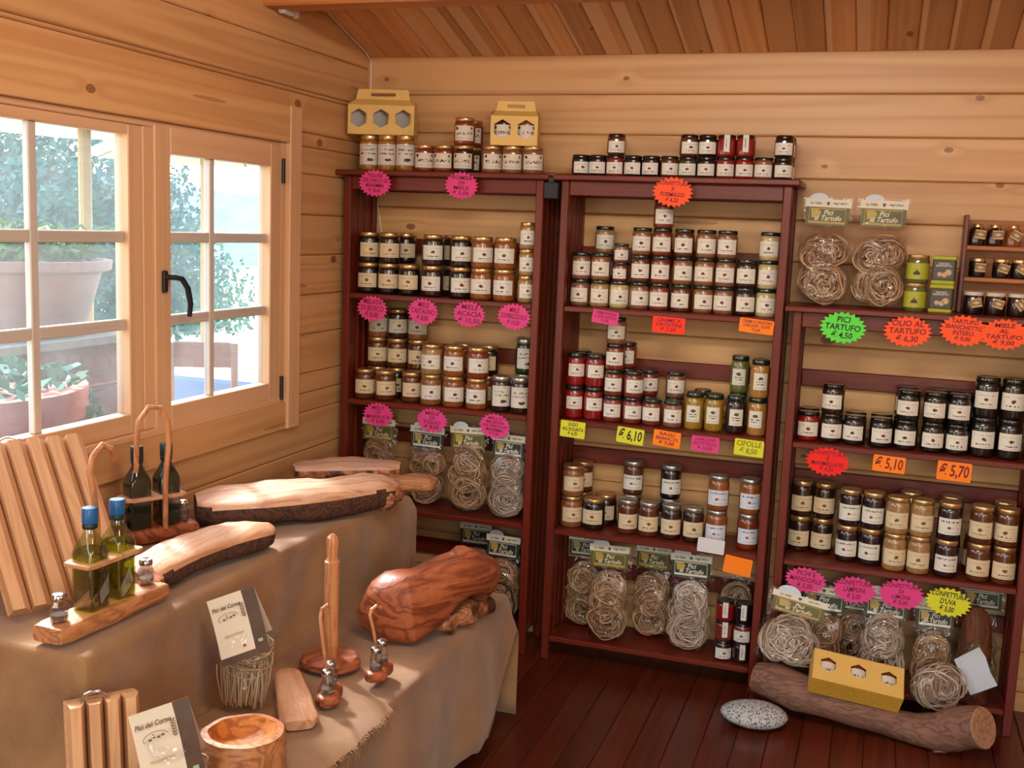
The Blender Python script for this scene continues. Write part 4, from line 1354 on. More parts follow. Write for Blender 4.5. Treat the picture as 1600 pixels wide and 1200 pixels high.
def mini_jar(name, label, loc, R, H, cont, lidm, tagroll, hexag=False):
    t = thing(name, label, 'jar', loc, (0, 0, 0), 'small truffle jars in the little rack')
    n = 8 if hexag else 20
    prof = [(R * .92, 0), (R, .004), (R, H * .70), (R * .8, H * .82), (R * .62, H * .88)] if hexag else [(R * .92, 0), (R, .004), (R, H * .76), (R * .9, H * .84)]
    put('jar_body', MB().lathe(prof, n).mesh('jar_body', True, 40), M_cont[cont], t)
    lr = R * (.66 if hexag else .95)
    put('lid', MB().lathe([(lr, H * .84), (lr, H * .98), (lr * .94, H)], 20).mesh('lid'), lidm, t)
    g = put('hang_tag', MB().box((-.018, -.001, -.016), (.018, .001, .016)).mesh('hang_tag', False), M_tagw, t, (.008, -R - .004, H * .52), (0, tagroll, 0))
    put('tag_motif', MB().box((-.017, -.0018, -.014), (.017, -.0011, -.010)).box((-.017, -.0018, .011), (.017, -.0011, .014)).prism([(-.013, 0), (0, -.006), (.013, 0), (0, .006)], -.0018, -.0011).mesh('tag_motif', False), M_tagl, g)
    put('cord', MB().tube([(lr * .7, -lr * .7, H * .86), (.01, -R - .002, H * .75), (.01, -R - .004, H * .65)], .0015, 5).mesh('cord'), M_cord, t)
zt, zm, zl = 1.489 + .2385, 1.489 + .1275, 1.489
for k, (x, c, r) in enumerate([(1.495, 'dark', .12), (1.552, 'dark', -.03), (1.612, 'orange', .5)]):
    mini_jar('truffle_honey_jar', f'{ORD[k]} little tagged jar on the upper shelf of the small rack', (x, .175, zt + .0005), .026, .075, c, M_lid['gold'], r, True)
for k, (x, r) in enumerate([(1.505, .05), (1.582, .3), (1.642, .5)]):
    mini_jar('truffle_sauce_jar', f'{ORD[k]} small black tagged jar on the middle shelf of the small rack', (x, .175, zm + .0005), .028, .066, 'black', M_lid['gold'], r)
for k, (x, r) in enumerate([(1.497, -.2), (1.568, .25), (1.640, .9)]):
    mini_jar('truffle_cream_jar', f'{ORD[k]} dark red white-lidded jar in front of the small rack', (x, .095, zl + .0005), .034, .078, 'purple', M_whitelid, r)
# ------------------------------------------------------------------ burlap-covered display table
def burlap(name, c1, c2):
    t = NT(name)
    v, raw = t.objco((1, 1, 1), rnd=False)
    n1 = t.noise(v, 6, 3)
    n2 = t.noise(v, 420, 2)
    wv = t.n('TexWave', bands_direction='X'); wv.inputs['Scale'].default_value = 110; t.l(v, wv.inputs['Vector']); wv.inputs['Distortion'].default_value = 2
    wy = t.n('TexWave', bands_direction='Y'); wy.inputs['Scale'].default_value = 110; t.l(v, wy.inputs['Vector']); wy.inputs['Distortion'].default_value = 2
    wz = t.n('TexWave', bands_direction='Z'); wz.inputs['Scale'].default_value = 110; t.l(v, wz.inputs['Vector']); wz.inputs['Distortion'].default_value = 2
    w = t.math('ADD', t.math('ADD', wv.outputs[1], wy.outputs[1]), wz.outputs[1])
    f = t.math('ADD', t.math('MULTIPLY', n1, .7), t.math('MULTIPLY', n2, .45))
    t.l(t.ramp(f, [(.35, lin(c2)), (.75, lin(c1))]), t.bsdf.inputs['Base Color'])
    t.bump(t.math('ADD', t.math('MULTIPLY', w, .3), n2), .35, .0015)
    t.bsdf.inputs['Sheen Weight'].default_value = .3
    return t.done(.85, .2)
M_burlap = burlap('burlap', '#a87e54', '#795436')
ZT, ZL = .76, .46
def fn(p, s=0.0):
    return mnoise.noise(Vector(p) + Vector((s, s * .7, s * 1.9)))
def edge_top(y):
    # front edge of the upper tier
    t_ = (y + 2.2) / 1.75
    return -.375 - .03 * math.sin(t_ * 3.1) + .10 * max(0, t_ - .55) ** 1.3
def cloth_profile(y):
    """list of (x, z) across the display, wall to hem"""
    e = edge_top(y) + .008 * fn((0, y * 5, 0))
    f = .052 + .010 * fn((0, y * 4, 3))
    k = min(1.0, max(0.0, (y + 2.245) / .05)); k = k * k * (3 - 2 * k)
    zt = ZL + (ZT - ZL) * k
    P = []
    for i in range(15):
        x = XW + .012 + (e - .03 - XW - .012) * i / 14
        P.append((x, zt + .004 * fn((x * 9, y * 9, 1))))
    for i in range(1, 6):
        a = PI / 2 * i / 5
        P.append((e - .03 + .03 * math.sin(a), zt - .03 * k * (1 - math.cos(a))))
    for i in range(1, 11):
        q = i / 11
        z = (zt - .03 * k) + (ZL + .02 - zt + .03 * k) * q
        x = e + (.012 + .010 * q) * (fn((0, y * 7, q * 1.5), 4) + .4 * math.sin(y * 17 + q)) * (1 if k > .5 else .3)
        P.append((x, z))
    xa = e + .03
    P.append((e + .012, ZL + .006))
    for i in range(14):
        x = xa + (f - .025 - xa) * i / 13
        P.append((x, ZL + .003 * fn((x * 9, y * 9, 2))))
    for i in range(1, 6):
        a = PI / 2 * i / 5
        P.append((f - .025 + .025 * math.sin(a), ZL - .025 * (1 - math.cos(a))))
    t_ = y + .6
    hem = .07 + .05 * fn((0, y * 3.1, 9)) + .018 * fn((0, y * 17, 9))
    if y > -.78:
        hem += (y + .78) * 1.5
    hem = max(.012, hem)
    for i in range(1, 15):
        q = i / 14
        z = ZL - .025 + (hem - ZL + .025) * q
        x = f + .03 * q + q * (.022 * fn((0, y * 4.5, q), 6) + .014 * math.sin(y * 13 + 1.2 * q))
        P.append((x, z))
    return P
ys = []
y = -2.75
while y < -.60:
    ys.append(y)
    y += .008 if -2.27 < y < -2.17 else .022
m = MB()
rows = [[(px, yy, pz) for px, pz in cloth_profile(yy)] for yy in ys]
# far end: the cloth turns down
last = cloth_profile(ys[-1])
for k_, dy in enumerate((.012, .022, .028)):
    rows.append([(px, ys[-1] + dy + (.10 if i < 20 else .06 if i < 31 else 0) * (k_ + 1) / 3, pz - (.002, .012, .05)[k_]) for i, (px, pz) in enumerate(last)])
for k_ in range(1, 5):
    rows.append([(px, rows[-1][i][1] + .003 * fn((px * 8, k_, 0)), max(.02, pz - .05 - (pz - .05) * k_ / 4)) for i, (px, pz) in enumerate(last)])
n = len(rows[0])
V = [p for r_ in rows for p in r_]
F = [(a * n + b, a * n + b + 1, (a + 1) * n + b + 1, (a + 1) * n + b) for a in range(len(rows) - 1) for b in range(n - 1)]
m.add(V, F)
cl = put('burlap_cloth', m.mesh('burlap_cloth', True, 80), M_burlap)
sm = cl.modifiers.new('thick', 'SOLIDIFY'); sm.thickness = .003; sm.offset = -1
tagit(cl, 'brown burlap cloth draped over the two-step display below the window', 'cloth')
# second, frayed piece along the lower step
fr = MB()
xs_ = [i / 16 for i in range(17)]
yrow = [-2.7 + i * .02 for i in range(58)]
V = []
for yy in yrow:
    for q in xs_:
        x0 = edge_top(yy) + .05
        x1 = .065 + .012 * fn((0, yy * 6, 5)) + .01 * fn((0, yy * 30, 5))
        x = x0 + (x1 - x0) * q
        z = ZL + .009 + .004 * fn((x * 9, yy * 9, 2))
        if q > .93:
            z -= (q - .93) * .25
        ye = yy + (.02 * fn((x * 12, 3, 0)) + .07 * (1 - q) if yy > -1.6 else 0)
        V.append((x, ye, z))
nn = len(xs_)
fr.add(V, [(a * nn + b, a * nn + b + 1, (a + 1) * nn + b + 1, (a + 1) * nn + b) for a in range(len(yrow) - 1) for b in range(nn - 1)])
fp = thing('burlap_runner', 'frayed burlap runner lying along the lower step of the display', 'cloth')
put('runner_cloth', fr.mesh('runner_cloth', True, 80), M_burlap, fp)
fg = MB()
rf = random.Random(8)
for k in range(420):
    yy = rf.uniform(-2.5, -1.565)
    x1 = .065 + .012 * fn((0, yy * 6, 5)) + .01 * fn((0, yy * 30, 5))
    l_ = rf.uniform(.008, .03)
    fg.tube([(x1 - .003, yy, ZL - .006), (x1 + l_ * .4, yy + rf.uniform(-.008, .008), ZL - .010), (x1 + l_ * .5, yy + rf.uniform(-.014, .014), ZL - .012 - l_)], .0009, 4)
o = put('frayed_fringe', fg.mesh('frayed_fringe'), M_burlap, fp)
o['kind'] = 'stuff'

# ------------------------------------------------------------------ wooden things on the display
def natural_wood(name, light, dark, axis_scale=(2.0, 14.0, 14.0), rough=.5, ringf=22, bark=None, ang=0.0):
    t = NT(name)
    raw0 = t.n('TexCoord').outputs['Object']
    mr = t.n('Mapping'); mr.inputs['Rotation'].default_value = (0, 0, -math.radians(ang)); t.l(raw0, mr.inputs[0])
    ms_ = t.n('Mapping'); ms_.inputs['Scale'].default_value = axis_scale; t.l(mr.outputs[0], ms_.inputs[0])
    raw, v = mr.outputs[0], ms_.outputs[0]
    n1 = t.noise(v, 1.0, 3, .5, .6)
    s1 = t.math('POWER', t.math('MULTIPLY_ADD', t.math('SINE', t.math('MULTIPLY', n1, ringf * 2)), .5, .5), 1.6)
    fine = t.noise(raw, 90, 3)
    f = t.math('ADD', t.math('MULTIPLY', s1, .65), t.math('MULTIPLY_ADD', fine, .5, -.15), clamp=True)
    col = t.mix(f, lin(light), lin(dark))
    if bark:
        bn = t.noise(raw, 16, 4)
        bf = t.ramp(bn, [(.52, (0, 0, 0)), (.62, (1, 1, 1))])
        col = t.mix(bf, col, lin(bark))
    t.l(col, t.bsdf.inputs['Base Color'])
    t.bump(t.math('ADD', t.math('MULTIPLY', s1, .4), fine), .4, .003)
    return t.done(rough, .4)
M_slab = natural_wood('pale_slab', '#d3a17c', '#b0744c', (1.2, 20, 20), ringf=12, ang=88)
M_slab_a = natural_wood('pale_slab_large', '#d8aa88', '#b0744c', (1.2, 20, 20), ringf=12, ang=49)
M_slab_b = natural_wood('pale_slab_flat', '#d0a283', '#a86f4c', (1.2, 20, 20), ringf=12, ang=30)
M_slab_c = natural_wood('chopping_board_wood', '#d2a07a', '#b4784e', (1.2, 20, 20), ringf=12, ang=-53)
M_slab2 = natural_wood('cut_slab', '#c98a5a', '#8f5230', (3, 16, 16))
M_bark = natural_wood('dark_bark', '#5a3a2a', '#2e1a12', (6, 20, 20), .85)
M_drift = natural_wood('driftwood', '#c2835a', '#6f3a22', (4, 16, 16), .6, bark='#4a2616')
M_oliveW = natural_wood('olive_wood', '#b0623c', '#652b17', (2.5, 11, 15), .42, 15, ang=62)
M_turned = natural_wood('turned_wood', '#d08f60', '#a2603a', (14, 14, 3), .4)
M_block = wood('block_wood', '#d9a87c', '#b27a4e', None, rough=.5, sx=1.2, sy=18, var=.12, contrast=.5)
M_log = natural_wood('log_bark', '#8a6350', '#5d3d31', (5, 22, 22), .75)
M_logend = natural_wood('log_end', '#b58a6c', '#8d6348', (18, 18, 18), .7)
M_orange_in = natural_wood('stump_hollow', '#d0843a', '#8c4316', (10, 10, 10), .6)

def path(a, b, n=14, bend=(0, 0, 0)):
    a, b, q = Vector(a), Vector(b), Vector(bend)
    return [a.lerp(b, i / (n - 1)) + q * math.sin(PI * i / (n - 1)) for i in range(n)]
def two_tone_loft(name, label, cat, pts, rx, ry, top, side, power=3, amp=.006, freq=9, seed=1, thr=.35, partname='bark_edge'):
    """irregular wooden slab: one body; the faces turned away from up become the bark part"""
    mb = MB().loft(pts, rx, ry, n=28, power=power, amp=amp, freq=freq, seed=seed)
    me = mb.mesh(name)
    o = put(name, me, [top, side])
    for p in me.polygons:
        if p.normal.z < thr and p.material_index == 0:
            p.material_index = 1
    return tagit(o, label, cat)
def slab_loft(name, label, cat, a, b, wid, th, seed, top, side, bend=(0, 0, 0), amp=.006, power=3.2, freq=9, shape=None, thr=.35):
    n = 18
    pts = path(a, b, n, bend)
    rx, ry = [], []
    for i in range(n):
        t_ = i / (n - 1)
        e = min(1, .62 + 3.2 * min(t_, 1 - t_) ** .8)
        w = (shape(t_) if shape else 1.0) * wid * min(1.0, e)
        rx.append(w)
        ry.append(th * min(1.0, .7 + 2.4 * min(t_, 1 - t_)))
    return two_tone_loft(name, label, cat, pts, rx, ry, top, side, power, amp, freq, seed, thr)
# large slab and neighbours on the upper step
slab_loft('wooden_slab', 'large pale olive-wood slab with dark bark edge and ragged orange end', 'wood slab', (-.80, -1.20, ZT + .052), (-.37, -.70, ZT + .056), .128, .052, 2, M_slab_a, M_bark, bend=(.035, -.02, .0), amp=.012, shape=lambda t: .95 + .12 * math.sin(4 * t + .5))
o = MB().loft(path((-.405, -.80, ZT + .038), (-.335, -.675, ZT + .045), 10), [.05, .075, .085, .09, .085, .08, .07, .055, .04, .02], [.03, .036, .038, .038, .038, .036, .034, .03, .024, .012], n=22, power=2.4, amp=.022, freq=22, seed=9)
rag = put('ragged_end', o.mesh('ragged_end'), M_drift, bpy.data.objects['wooden_slab'])
slab_loft('wooden_slab', 'pale flat driftwood slab lying nearest the window wall, behind the large slab', 'wood slab', (-.80, -.60, ZT + .05), (-.46, -.40, ZT + .055), .085, .03, 5, M_slab_b, M_drift, bend=(-.01, .02, .0), amp=.01, shape=lambda t: .8 + .25 * math.sin(3.0 * t))
slab_loft('wooden_slab', 'short brown wood chunk at the far end of the upper step', 'wood slab', (-.47, -.52, ZT + .03), (-.285, -.47, ZT + .033), .055, .024, 7, M_slab2, M_slab2, amp=.01)
slab_loft('wooden_slab', 'bark-edged cutting slab with a sawn knot end, near the oil bottles', 'wood slab', (-.535, -1.83, ZT + .038), (-.50, -1.30, ZT + .042), .085, .034, 11, M_slab, M_bark, bend=(-.03, 0, .004), amp=.012, shape=lambda t: .80 + .35 * t)
kn = MB().loft(path((-.537, -1.862, ZT + .035), (-.534, -1.80, ZT + .04), 6), [.045, .066, .07, .07, .066, .06], [.028, .034, .036, .036, .035, .033], n=24, amp=.012, freq=25, seed=4)
put('sawn_end', kn.mesh('sawn_end'), M_drift, bpy.data.objects['wooden_slab.003'])

# olive-wood sculpture bowl with its arch, and the driftwood below
pts = [(-0.232, -1.168, 0.577), (-0.211, -1.16, 0.568), (-0.166, -1.141, 0.566), (-0.105, -1.118, 0.568), (-0.069, -1.062, 0.582), (-0.047, -1.011, 0.612), (-0.022, -0.955, 0.628), (0.003, -0.897, 0.630), (0.022, -0.850, 0.606), (0.034, -0.822, 0.592), (0.042, -0.806, 0.575)]
mb = MB().loft(pts, [.03, .06, .085, .09, .09, .095, .10, .10, .09, .075, .045], [.035, .07, .095, .104, .096, .068, .06, .064, .076, .062, .035], n=36, power=3.0, amp=.016, freq=9, seed=3)
ow = put('olive_wood_bowl', mb.mesh('olive_wood_bowl'), M_oliveW)
tagit(ow, 'swirl-grained red olive-wood bowl arching over the lower step', 'wooden bowl')
mb = MB().loft([(-.012, -.93, .62), (.0, -.90, .655), (.010, -.878, .685), (.013, -.872, .696)], [.08, .066, .05, .03], [.055, .046, .034, .02], n=20, up=(0, 1, 0), amp=.006, seed=6)
put('raised_horn', mb.mesh('raised_horn'), M_oliveW, ow)
slab_loft('driftwood_piece', 'small gnarled driftwood piece under the olive-wood arch', 'driftwood', (-.03, -1.05, ZL + .042), (.035, -.80, ZL + .045), .042, .028, 15, M_drift, M_drift, bend=(0.01, 0, .005), amp=.022, freq=17)

# paper-roll pole
t = thing('roll_holder', 'tall turned wooden pole on a round olive-wood base', 'holder', (-.205, -1.405, ZL + .012))
put('round_base', MB().loft([(0, 0, 0), (0, 0, .006), (0, 0, .02), (0, 0, .028)], [.078, .088, .086, .076], [.07, .08, .078, .068], up=(0, 1, 0), n=30, amp=.006, freq=14, seed=2).mesh('round_base'), M_oliveW, t)
put('pole', MB().lathe([(.021, .02), (.0205, .30), (.021, .305), (.0165, .308), (.0165, .312)], 20).mesh('pole'), M_turned, t)
put('finial', MB().lathe([(.0145, .31), (.0165, .345), (.0195, .362), (.016, .374), (.006, .384)], 8).mesh('finial', True, 25), M_turned, t)

# cruet sets
def shaker(parent, loc, R=.018, H=.07, name='shaker'):
    b = put(name, MB().lathe([(R * .95, 0), (R, .003), (R, H * .55), (R * .72, H * .72), (R * .72, H * .78)], 10).mesh('shaker', True, 25), M_shaker, parent, loc)
    put('contents', MB().lathe([(R * .85, .004), (R * .9, .006), (R * .9, H * .25)], 10).mesh('salt'), plain('pepper', '#6a5a4e', .9) if 'pepper' not in bpy.data.materials else bpy.data.materials['pepper'], b)
    put('shaker_cap', MB().lathe([(R * .80, H * .75), (R * .84, H * .78), (R * .84, H * .90), (R * .7, H * .97), (R * .35, H)], 16).mesh('cap', True, 40), M_metal, b)
    return b
def condiment_set(label, loc, rotz, hook):
    t = thing('condiment_set', label, 'condiment set', loc, (0, 0, rotz))
    put('wooden_base', MB().loft(path((0, -.052, .018), (0, .052, .018), 12), [.016, .028, .032, .032, .028, .026, .026, .028, .032, .032, .028, .016], [.014, .018, .018, .018, .018, .018, .018, .018, .018, .018, .018, .014], n=20, power=3, amp=.003, seed=2).mesh('wooden_base'), M_oliveW, t)
    shaker(t, (0, -.026, .032))
    shaker(t, (0, .028, .032))
    put('hooked_stick', MB().tube(hook, .0048, 8).mesh('hooked_stick'), M_turned, t)
    return t
condiment_set('small salt and pepper set with hooked stick in front of the wooden pole', (-.092, -1.625, ZL + .013), .35,
              [(-.005, .01, .03), (-.008, .0, .10), (-.015, -.02, .18), (-.02, -.03, .24), (-.018, -.022, .262), (-.006, -.01, .268), (.003, 0, .258)])
condiment_set('small salt and pepper set with hooked stick beside the olive-wood bowl', (-.04, -1.435, ZL + .013), .15,
              [(-.005, .0, .03), (-.006, -.004, .09), (-.012, -.02, .15), (-.018, -.032, .19), (-.016, -.026, .205), (-.006, -.012, .212), (.003, 0, .203)])
slab_loft('chopping_board', 'narrow light cutting board lying on the lower step before the pole', 'chopping board', (-.265, -1.545, ZL + .035), (-.075, -1.80, ZL + .028), .045, .013, 19, M_slab_c, M_slab_c, amp=.005, power=5, shape=lambda t: .72 + .42 * t)

# hollow stump bowl at the frame's bottom
t = thing('stump_bowl', 'hollowed tree-stump bowl with orange inside on the lower step', 'wooden bowl', (-.098, -2.02, ZL + .012))
def ringpts(R, z, amp, seed, n=36):
    return [((R + amp * fn((math.cos(2*PI*i/n) * 1.7, math.sin(2*PI*i/n) * 1.7, z * 6), seed)) * math.cos(2*PI*i/n), (R + amp * fn((math.cos(2*PI*i/n) * 1.7, math.sin(2*PI*i/n) * 1.7, z * 6), seed)) * math.sin(2*PI*i/n), z) for i in range(n)]
def rings(rl, cap0=True, cap1=True):
    m_ = MB(); n_ = len(rl[0]); V_ = [p for r_ in rl for p in r_]
    F_ = [(a*n_+b, a*n_+(b+1) % n_, (a+1)*n_+(b+1) % n_, (a+1)*n_+b) for a in range(len(rl)-1) for b in range(n_)]
    if cap0: F_.append(tuple(range(n_))[::-1])
    if cap1: F_.append(tuple((len(rl)-1)*n_ + i for i in range(n_)))
    return m_.add(V_, F_)
put('stump_body', rings([ringpts(.095, 0, .012, 1), ringpts(.098, .03, .012, 1), ringpts(.094, .07, .012, 1), ringpts(.088, .095, .01, 1), ringpts(.074, .097, .008, 1)], True, False).mesh('stump_body'), M_slab2, t)
put('hollow', rings([ringpts(.074, .097, .008, 1), ringpts(.066, .08, .01, 2), ringpts(.05, .065, .014, 3), ringpts(.02, .06, .01, 4)], False, True).mesh('hollow'), M_orange_in, t)

# card-topped pasta bags on the lower step
M_leaf = plain('card_ivory', '#d6c4aa', .5)
M_cardbrown = plain('card_brown', '#4f321c', .55, mott=.2, scale=30)
M_inkb = plain('card_brown_ink', '#6d4526', .6)
M_redseal = plain('card_red_dot', '#a03020', .6)
M_greenseal = plain('card_green_leaf', '#8fa878', .6)
M_long = strand_mat('tagliolini', '#94765a', '#d6b998')
def long_pasta_bag(label, loc, rot, lean, H=.20, R=.07, croll=-.42):
    t = thing('pasta_bag', label, 'pasta bag', loc, rot)
    rn = random.Random(21)
    m_ = MB()
    for k in range(150):
        a = rn.uniform(0, 2 * PI); r_ = R * (.55 + .42 * rn.random())
        x, y_ = .94 * r_ * math.cos(a), .94 * r_ * math.sin(a) * .72
        z0 = rn.uniform(.006, .03); z1 = H * rn.uniform(.55, .95)
        b_ = rn.uniform(-.012, .012)
        m_.tube([(x * .9, y_ * .9, z0), (x + b_ * .4, y_, z0 + (z1 - z0) * .4), (x + b_, y_ + b_ * .3, z0 + (z1 - z0) * .75), (x + b_ * 1.2, y_ * .8, z1)], .0019, 4)
    put('pasta_strands', m_.mesh('pasta_strands', True, 80), M_long, t)
    m_ = MB()
    for k in range(26):
        r_ = R * rn.uniform(.6, .98); ph = rn.uniform(0, 6.28); z_ = H * rn.uniform(.62, 1.0)
        tx, ty = rn.gauss(0, .2), rn.gauss(0, .2)
        m_.tube([(r_ * math.cos(ph + 2*PI*i/20), .74 * r_ * math.sin(ph + 2*PI*i/20), z_ + r_ * (tx * math.cos(ph + 2*PI*i/20) + ty * math.sin(ph + 2*PI*i/20))) for i in range(20)], .002, 4, closed=True)
    put('pasta_loops', m_.mesh('pasta_loops', True, 80), M_long, t)
    put('clear_film', rings([[(x * 1.06, y_ * .78, z_) for x, y_, z_ in ringpts(R * s_, zz, .006, 5)] for s_, zz in ((.85, .0), (1.0, .01), (1.03, .08), (1.02, .15), (.98, H), (.8, H + .02))], True, False).mesh('film'), M_film, t)
    # folded card: short back, long front that curves down
    W = .062
    def strip(pts, w0, w1, off=0.0):
        V_, F_, U_ = [], [], []
        for i, (yy, zz) in enumerate(pts):
            V_ += [(w0, yy + off, zz), (w1, yy + off, zz)]
        for i in range(len(pts) - 1):
            F_.append((2*i, 2*i+1, 2*i+3, 2*i+2))
        return MB().add(V_, F_)
    zt_ = H + .135
    front = [(lean * q * q - .012 - .055 * q ** 1.5, zt_ - .16 * q) for q in [i / 10 for i in range(11)]]
    back = [(-.01 + .035 * q, zt_ - .13 * q) for q in [i / 8 for i in range(9)]]
    cdd = put('folded_card', strip(front, -W, W * .45).mesh('folded_card', True, 80), M_leaf, t)
    put('card_back', strip(back, -W, W).mesh('card_back', True, 80), M_leaf, cdd)
    put('card_side_panel', strip(front, W * .45, W).mesh('card_side_panel', True, 80), M_cardbrown, cdd)
    put('card_foot_band', strip(front[9:], -W, W * .45, -.0012).mesh('card_foot_band', True, 80), M_cardbrown, cdd)
    sl = math.atan2(front[0][0] - front[4][0], front[0][1] - front[4][1])
    e1 = put('card_title', cached_text('Pici del Corno', .075, .011, M_inkb), None, cdd, (-.018, front[2][0] - .003, front[2][1] + .004), (-sl, 0, 0))
    wh = MB()
    for k in range(6):
        for s_ in (-1, 1):
            wh.prism([(0, k * .006), (s_ * .005, k * .006 + .005), (s_ * .0045, k * .006 + .008), (0, k * .006 + .003)], -.0006, .0002)
    put('card_wheat', wh.mesh('card_wheat', False), M_inkb, cdd, (.021, front[4][0] - .005, front[4][1]), (-sl, 0, 0))
    pic = MB().tube([(.026 * math.cos(PI * (1.15 - 1.1 * i / 14)) , 0, .012 * math.sin(PI * (1.15 - 1.1 * i / 14))) for i in range(15)], .0007, 4)
    for cx, cz, r_ in ((-.012, -.002, .004), (-.003, .001, .003), (.006, .0, .004), (.015, .002, .004), (-.004, .007, .002)):
        pic.prism([(cx + r_ * math.cos(PI * i / 4), cz + .6 * r_ * math.sin(PI * i / 4)) for i in range(8)], -.0006, .0002)
    put('card_emblem', pic.mesh('card_emblem', False), M_inkb, cdd, (-.018, front[4][0] - .005, front[4][1] + .01), (-sl, 0, 0))
    put('card_line', cached_text('BIGOLI INTEGRALI', .05, .005, M_gold, 0), None, cdd, (-.014, front[6][0] - .006, front[6][1]), (-sl * 1.4, 0, 0))
    put('card_seal', MB().prism([(.004 * math.cos(PI * i / 5), .004 * math.sin(PI * i / 5)) for i in range(10)], -.0006, .0002).mesh('seal', False), M_redseal, cdd, (.004, front[8][0] - .005, front[8][1]), (-sl * 1.5, 0, 0))
    put('card_leaf_mark', MB().box((-.006, -.0006, -.004), (.006, .0002, .004)).mesh('leafmark', False), M_greenseal, cdd, (.046, front[8][0] - .005, front[8][1]), (-sl * 1.5, 0, 0))
    piv = Vector((0, -.03, H - .005))
    rot_ = Matrix.Translation(piv) @ Matrix.Rotation(croll, 4, 'Y') @ Matrix.Rotation(-.12, 4, 'X') @ Matrix.Translation(-piv + Vector((.0, 0, -.01)))
    cdd.matrix_local = rot_
    return t
long_pasta_bag('pasta bag with curled ivory card, standing against the upper step', (-.275, -1.745, ZL + .018), (0, .06, .42), -.0, H=.185)
long_pasta_bag('pasta bag with ivory card folded low, in front of the small slatted block', (-.150, -2.222, ZL + .024), (0, .15, .62), -.03, H=.10)

# slatted wooden blocks with a metal ring (large one leans on the window wall)
def slatted_block(label, nslat, w, h, d, matw):
    t = thing('slatted_block', label, 'wooden block', matw.to_translation())
    t.matrix_world = matw
    sw = w / nslat
    for k in range(nslat):
        x0 = -w / 2 + k * sw
        # sawtooth rib: thick on one side, thin on the other
        poly = [(x0 + sw * .06, 0), (x0 + sw * .62, 0), (x0 + sw * .98, d * .55), (x0 + sw * .98, d), (x0 + sw * .06, d)]
        n_ = len(poly)
        V_ = [(p[0], p[1], 0) for p in poly] + [(p[0], p[1], h) for p in poly]
        F_ = [tuple(range(n_))[::-1], tuple(range(n_, 2 * n_))] + [(i, (i + 1) % n_, n_ + (i + 1) % n_, n_ + i) for i in range(n_)]
        # local x must run along the slat for the grain
        me = MB().add([(z_, x_, y_) for x_, y_, z_ in V_], F_).mesh('slat', False)
        o = put('slat', me, M_block, t)
        o.matrix_local = Matrix(((0, 1, 0, 0), (0, 0, 1, 0), (1, 0, 0, 0), (0, 0, 0, 1)))
    put('back_board', MB().box((-w/2, d * .9, 0), (w/2, d * 1.25, h), bev=.002).mesh('back_board'), M_block, t)
    put('metal_ring', MB().tube([(-w*.12 + .03 * math.cos(PI * i / 10), d * .6, h - .004 + .022 * math.sin(PI * i / 10)) for i in range(11)], .004, 8).mesh('metal_ring'), M_metal, t)
    return t
def basis(origin, right, up):
    r_ = Vector(right).normalized(); u_ = Vector(up).normalized(); b_ = u_.cross(r_).normalized(); u_ = r_.cross(b_)
    b_ = -b_ if False else b_
    return Matrix(((r_.x, b_.x, u_.x, origin[0]), (r_.y, b_.y, u_.y, origin[1]), (r_.z, b_.z, u_.z, origin[2]), (0, 0, 0, 1)))
# local y (away from the viewer) = up x right
mw = basis((-.605, -1.966, ZT + .028), (.46, .89, 0), (-.30, .155, .385))
slatted_block('large slatted wooden block with metal ring leaning against the window', 6, .30, .46, .032, mw)
mw = basis((-.275, -2.25, ZL + .034), (.62, .78, .0), (-.10, .09, .9))
slatted_block('small slatted wooden block with metal ring on the lower step', 4, .15, .195, .06, mw)

# oil bottle carriers
M_oil = plain('olive_oil', '#6d6a10', .15, coat=1.0)
def oil_mat():
    t = NT('oil_liquid')
    tr = t.n('BsdfTransparent'); tr.inputs[0].default_value = (.62, .60, .10, 1)
    df = t.n('BsdfDiffuse'); df.inputs[0].default_value = lin('#4d4c10')
    ms = t.n('MixShader'); ms.inputs[0].default_value = .35
    t.l(tr.outputs[0], ms.inputs[1]); t.l(df.outputs[0], ms.inputs[2]); t.l(ms.outputs[0], t.out.inputs[0])
    return t.mat
M_oilq = oil_mat()
M_bluecap = plain('blue_cap', '#1f5f9a', .35)
M_darkbottle = plain('dark_oil_bottle', '#20261c', .1, coat=1.0)
M_darkcap = plain('dark_green_cap', '#1c2c2a', .35)
def sq_ring(a, z, r=.25, n=6):
    """rounded-square ring with half side a"""
    P_ = []
    c = a * (1 - r)
    for qx, qy, a0 in ((1, 1, 0), (-1, 1, 90), (-1, -1, 180), (1, -1, 270)):
        for i in range(n):
            an = math.radians(a0 + 90 * i / (n - 1))
            P_.append((qx * c + a * r * math.cos(an), qy * c + a * r * math.sin(an), z))
    return P_
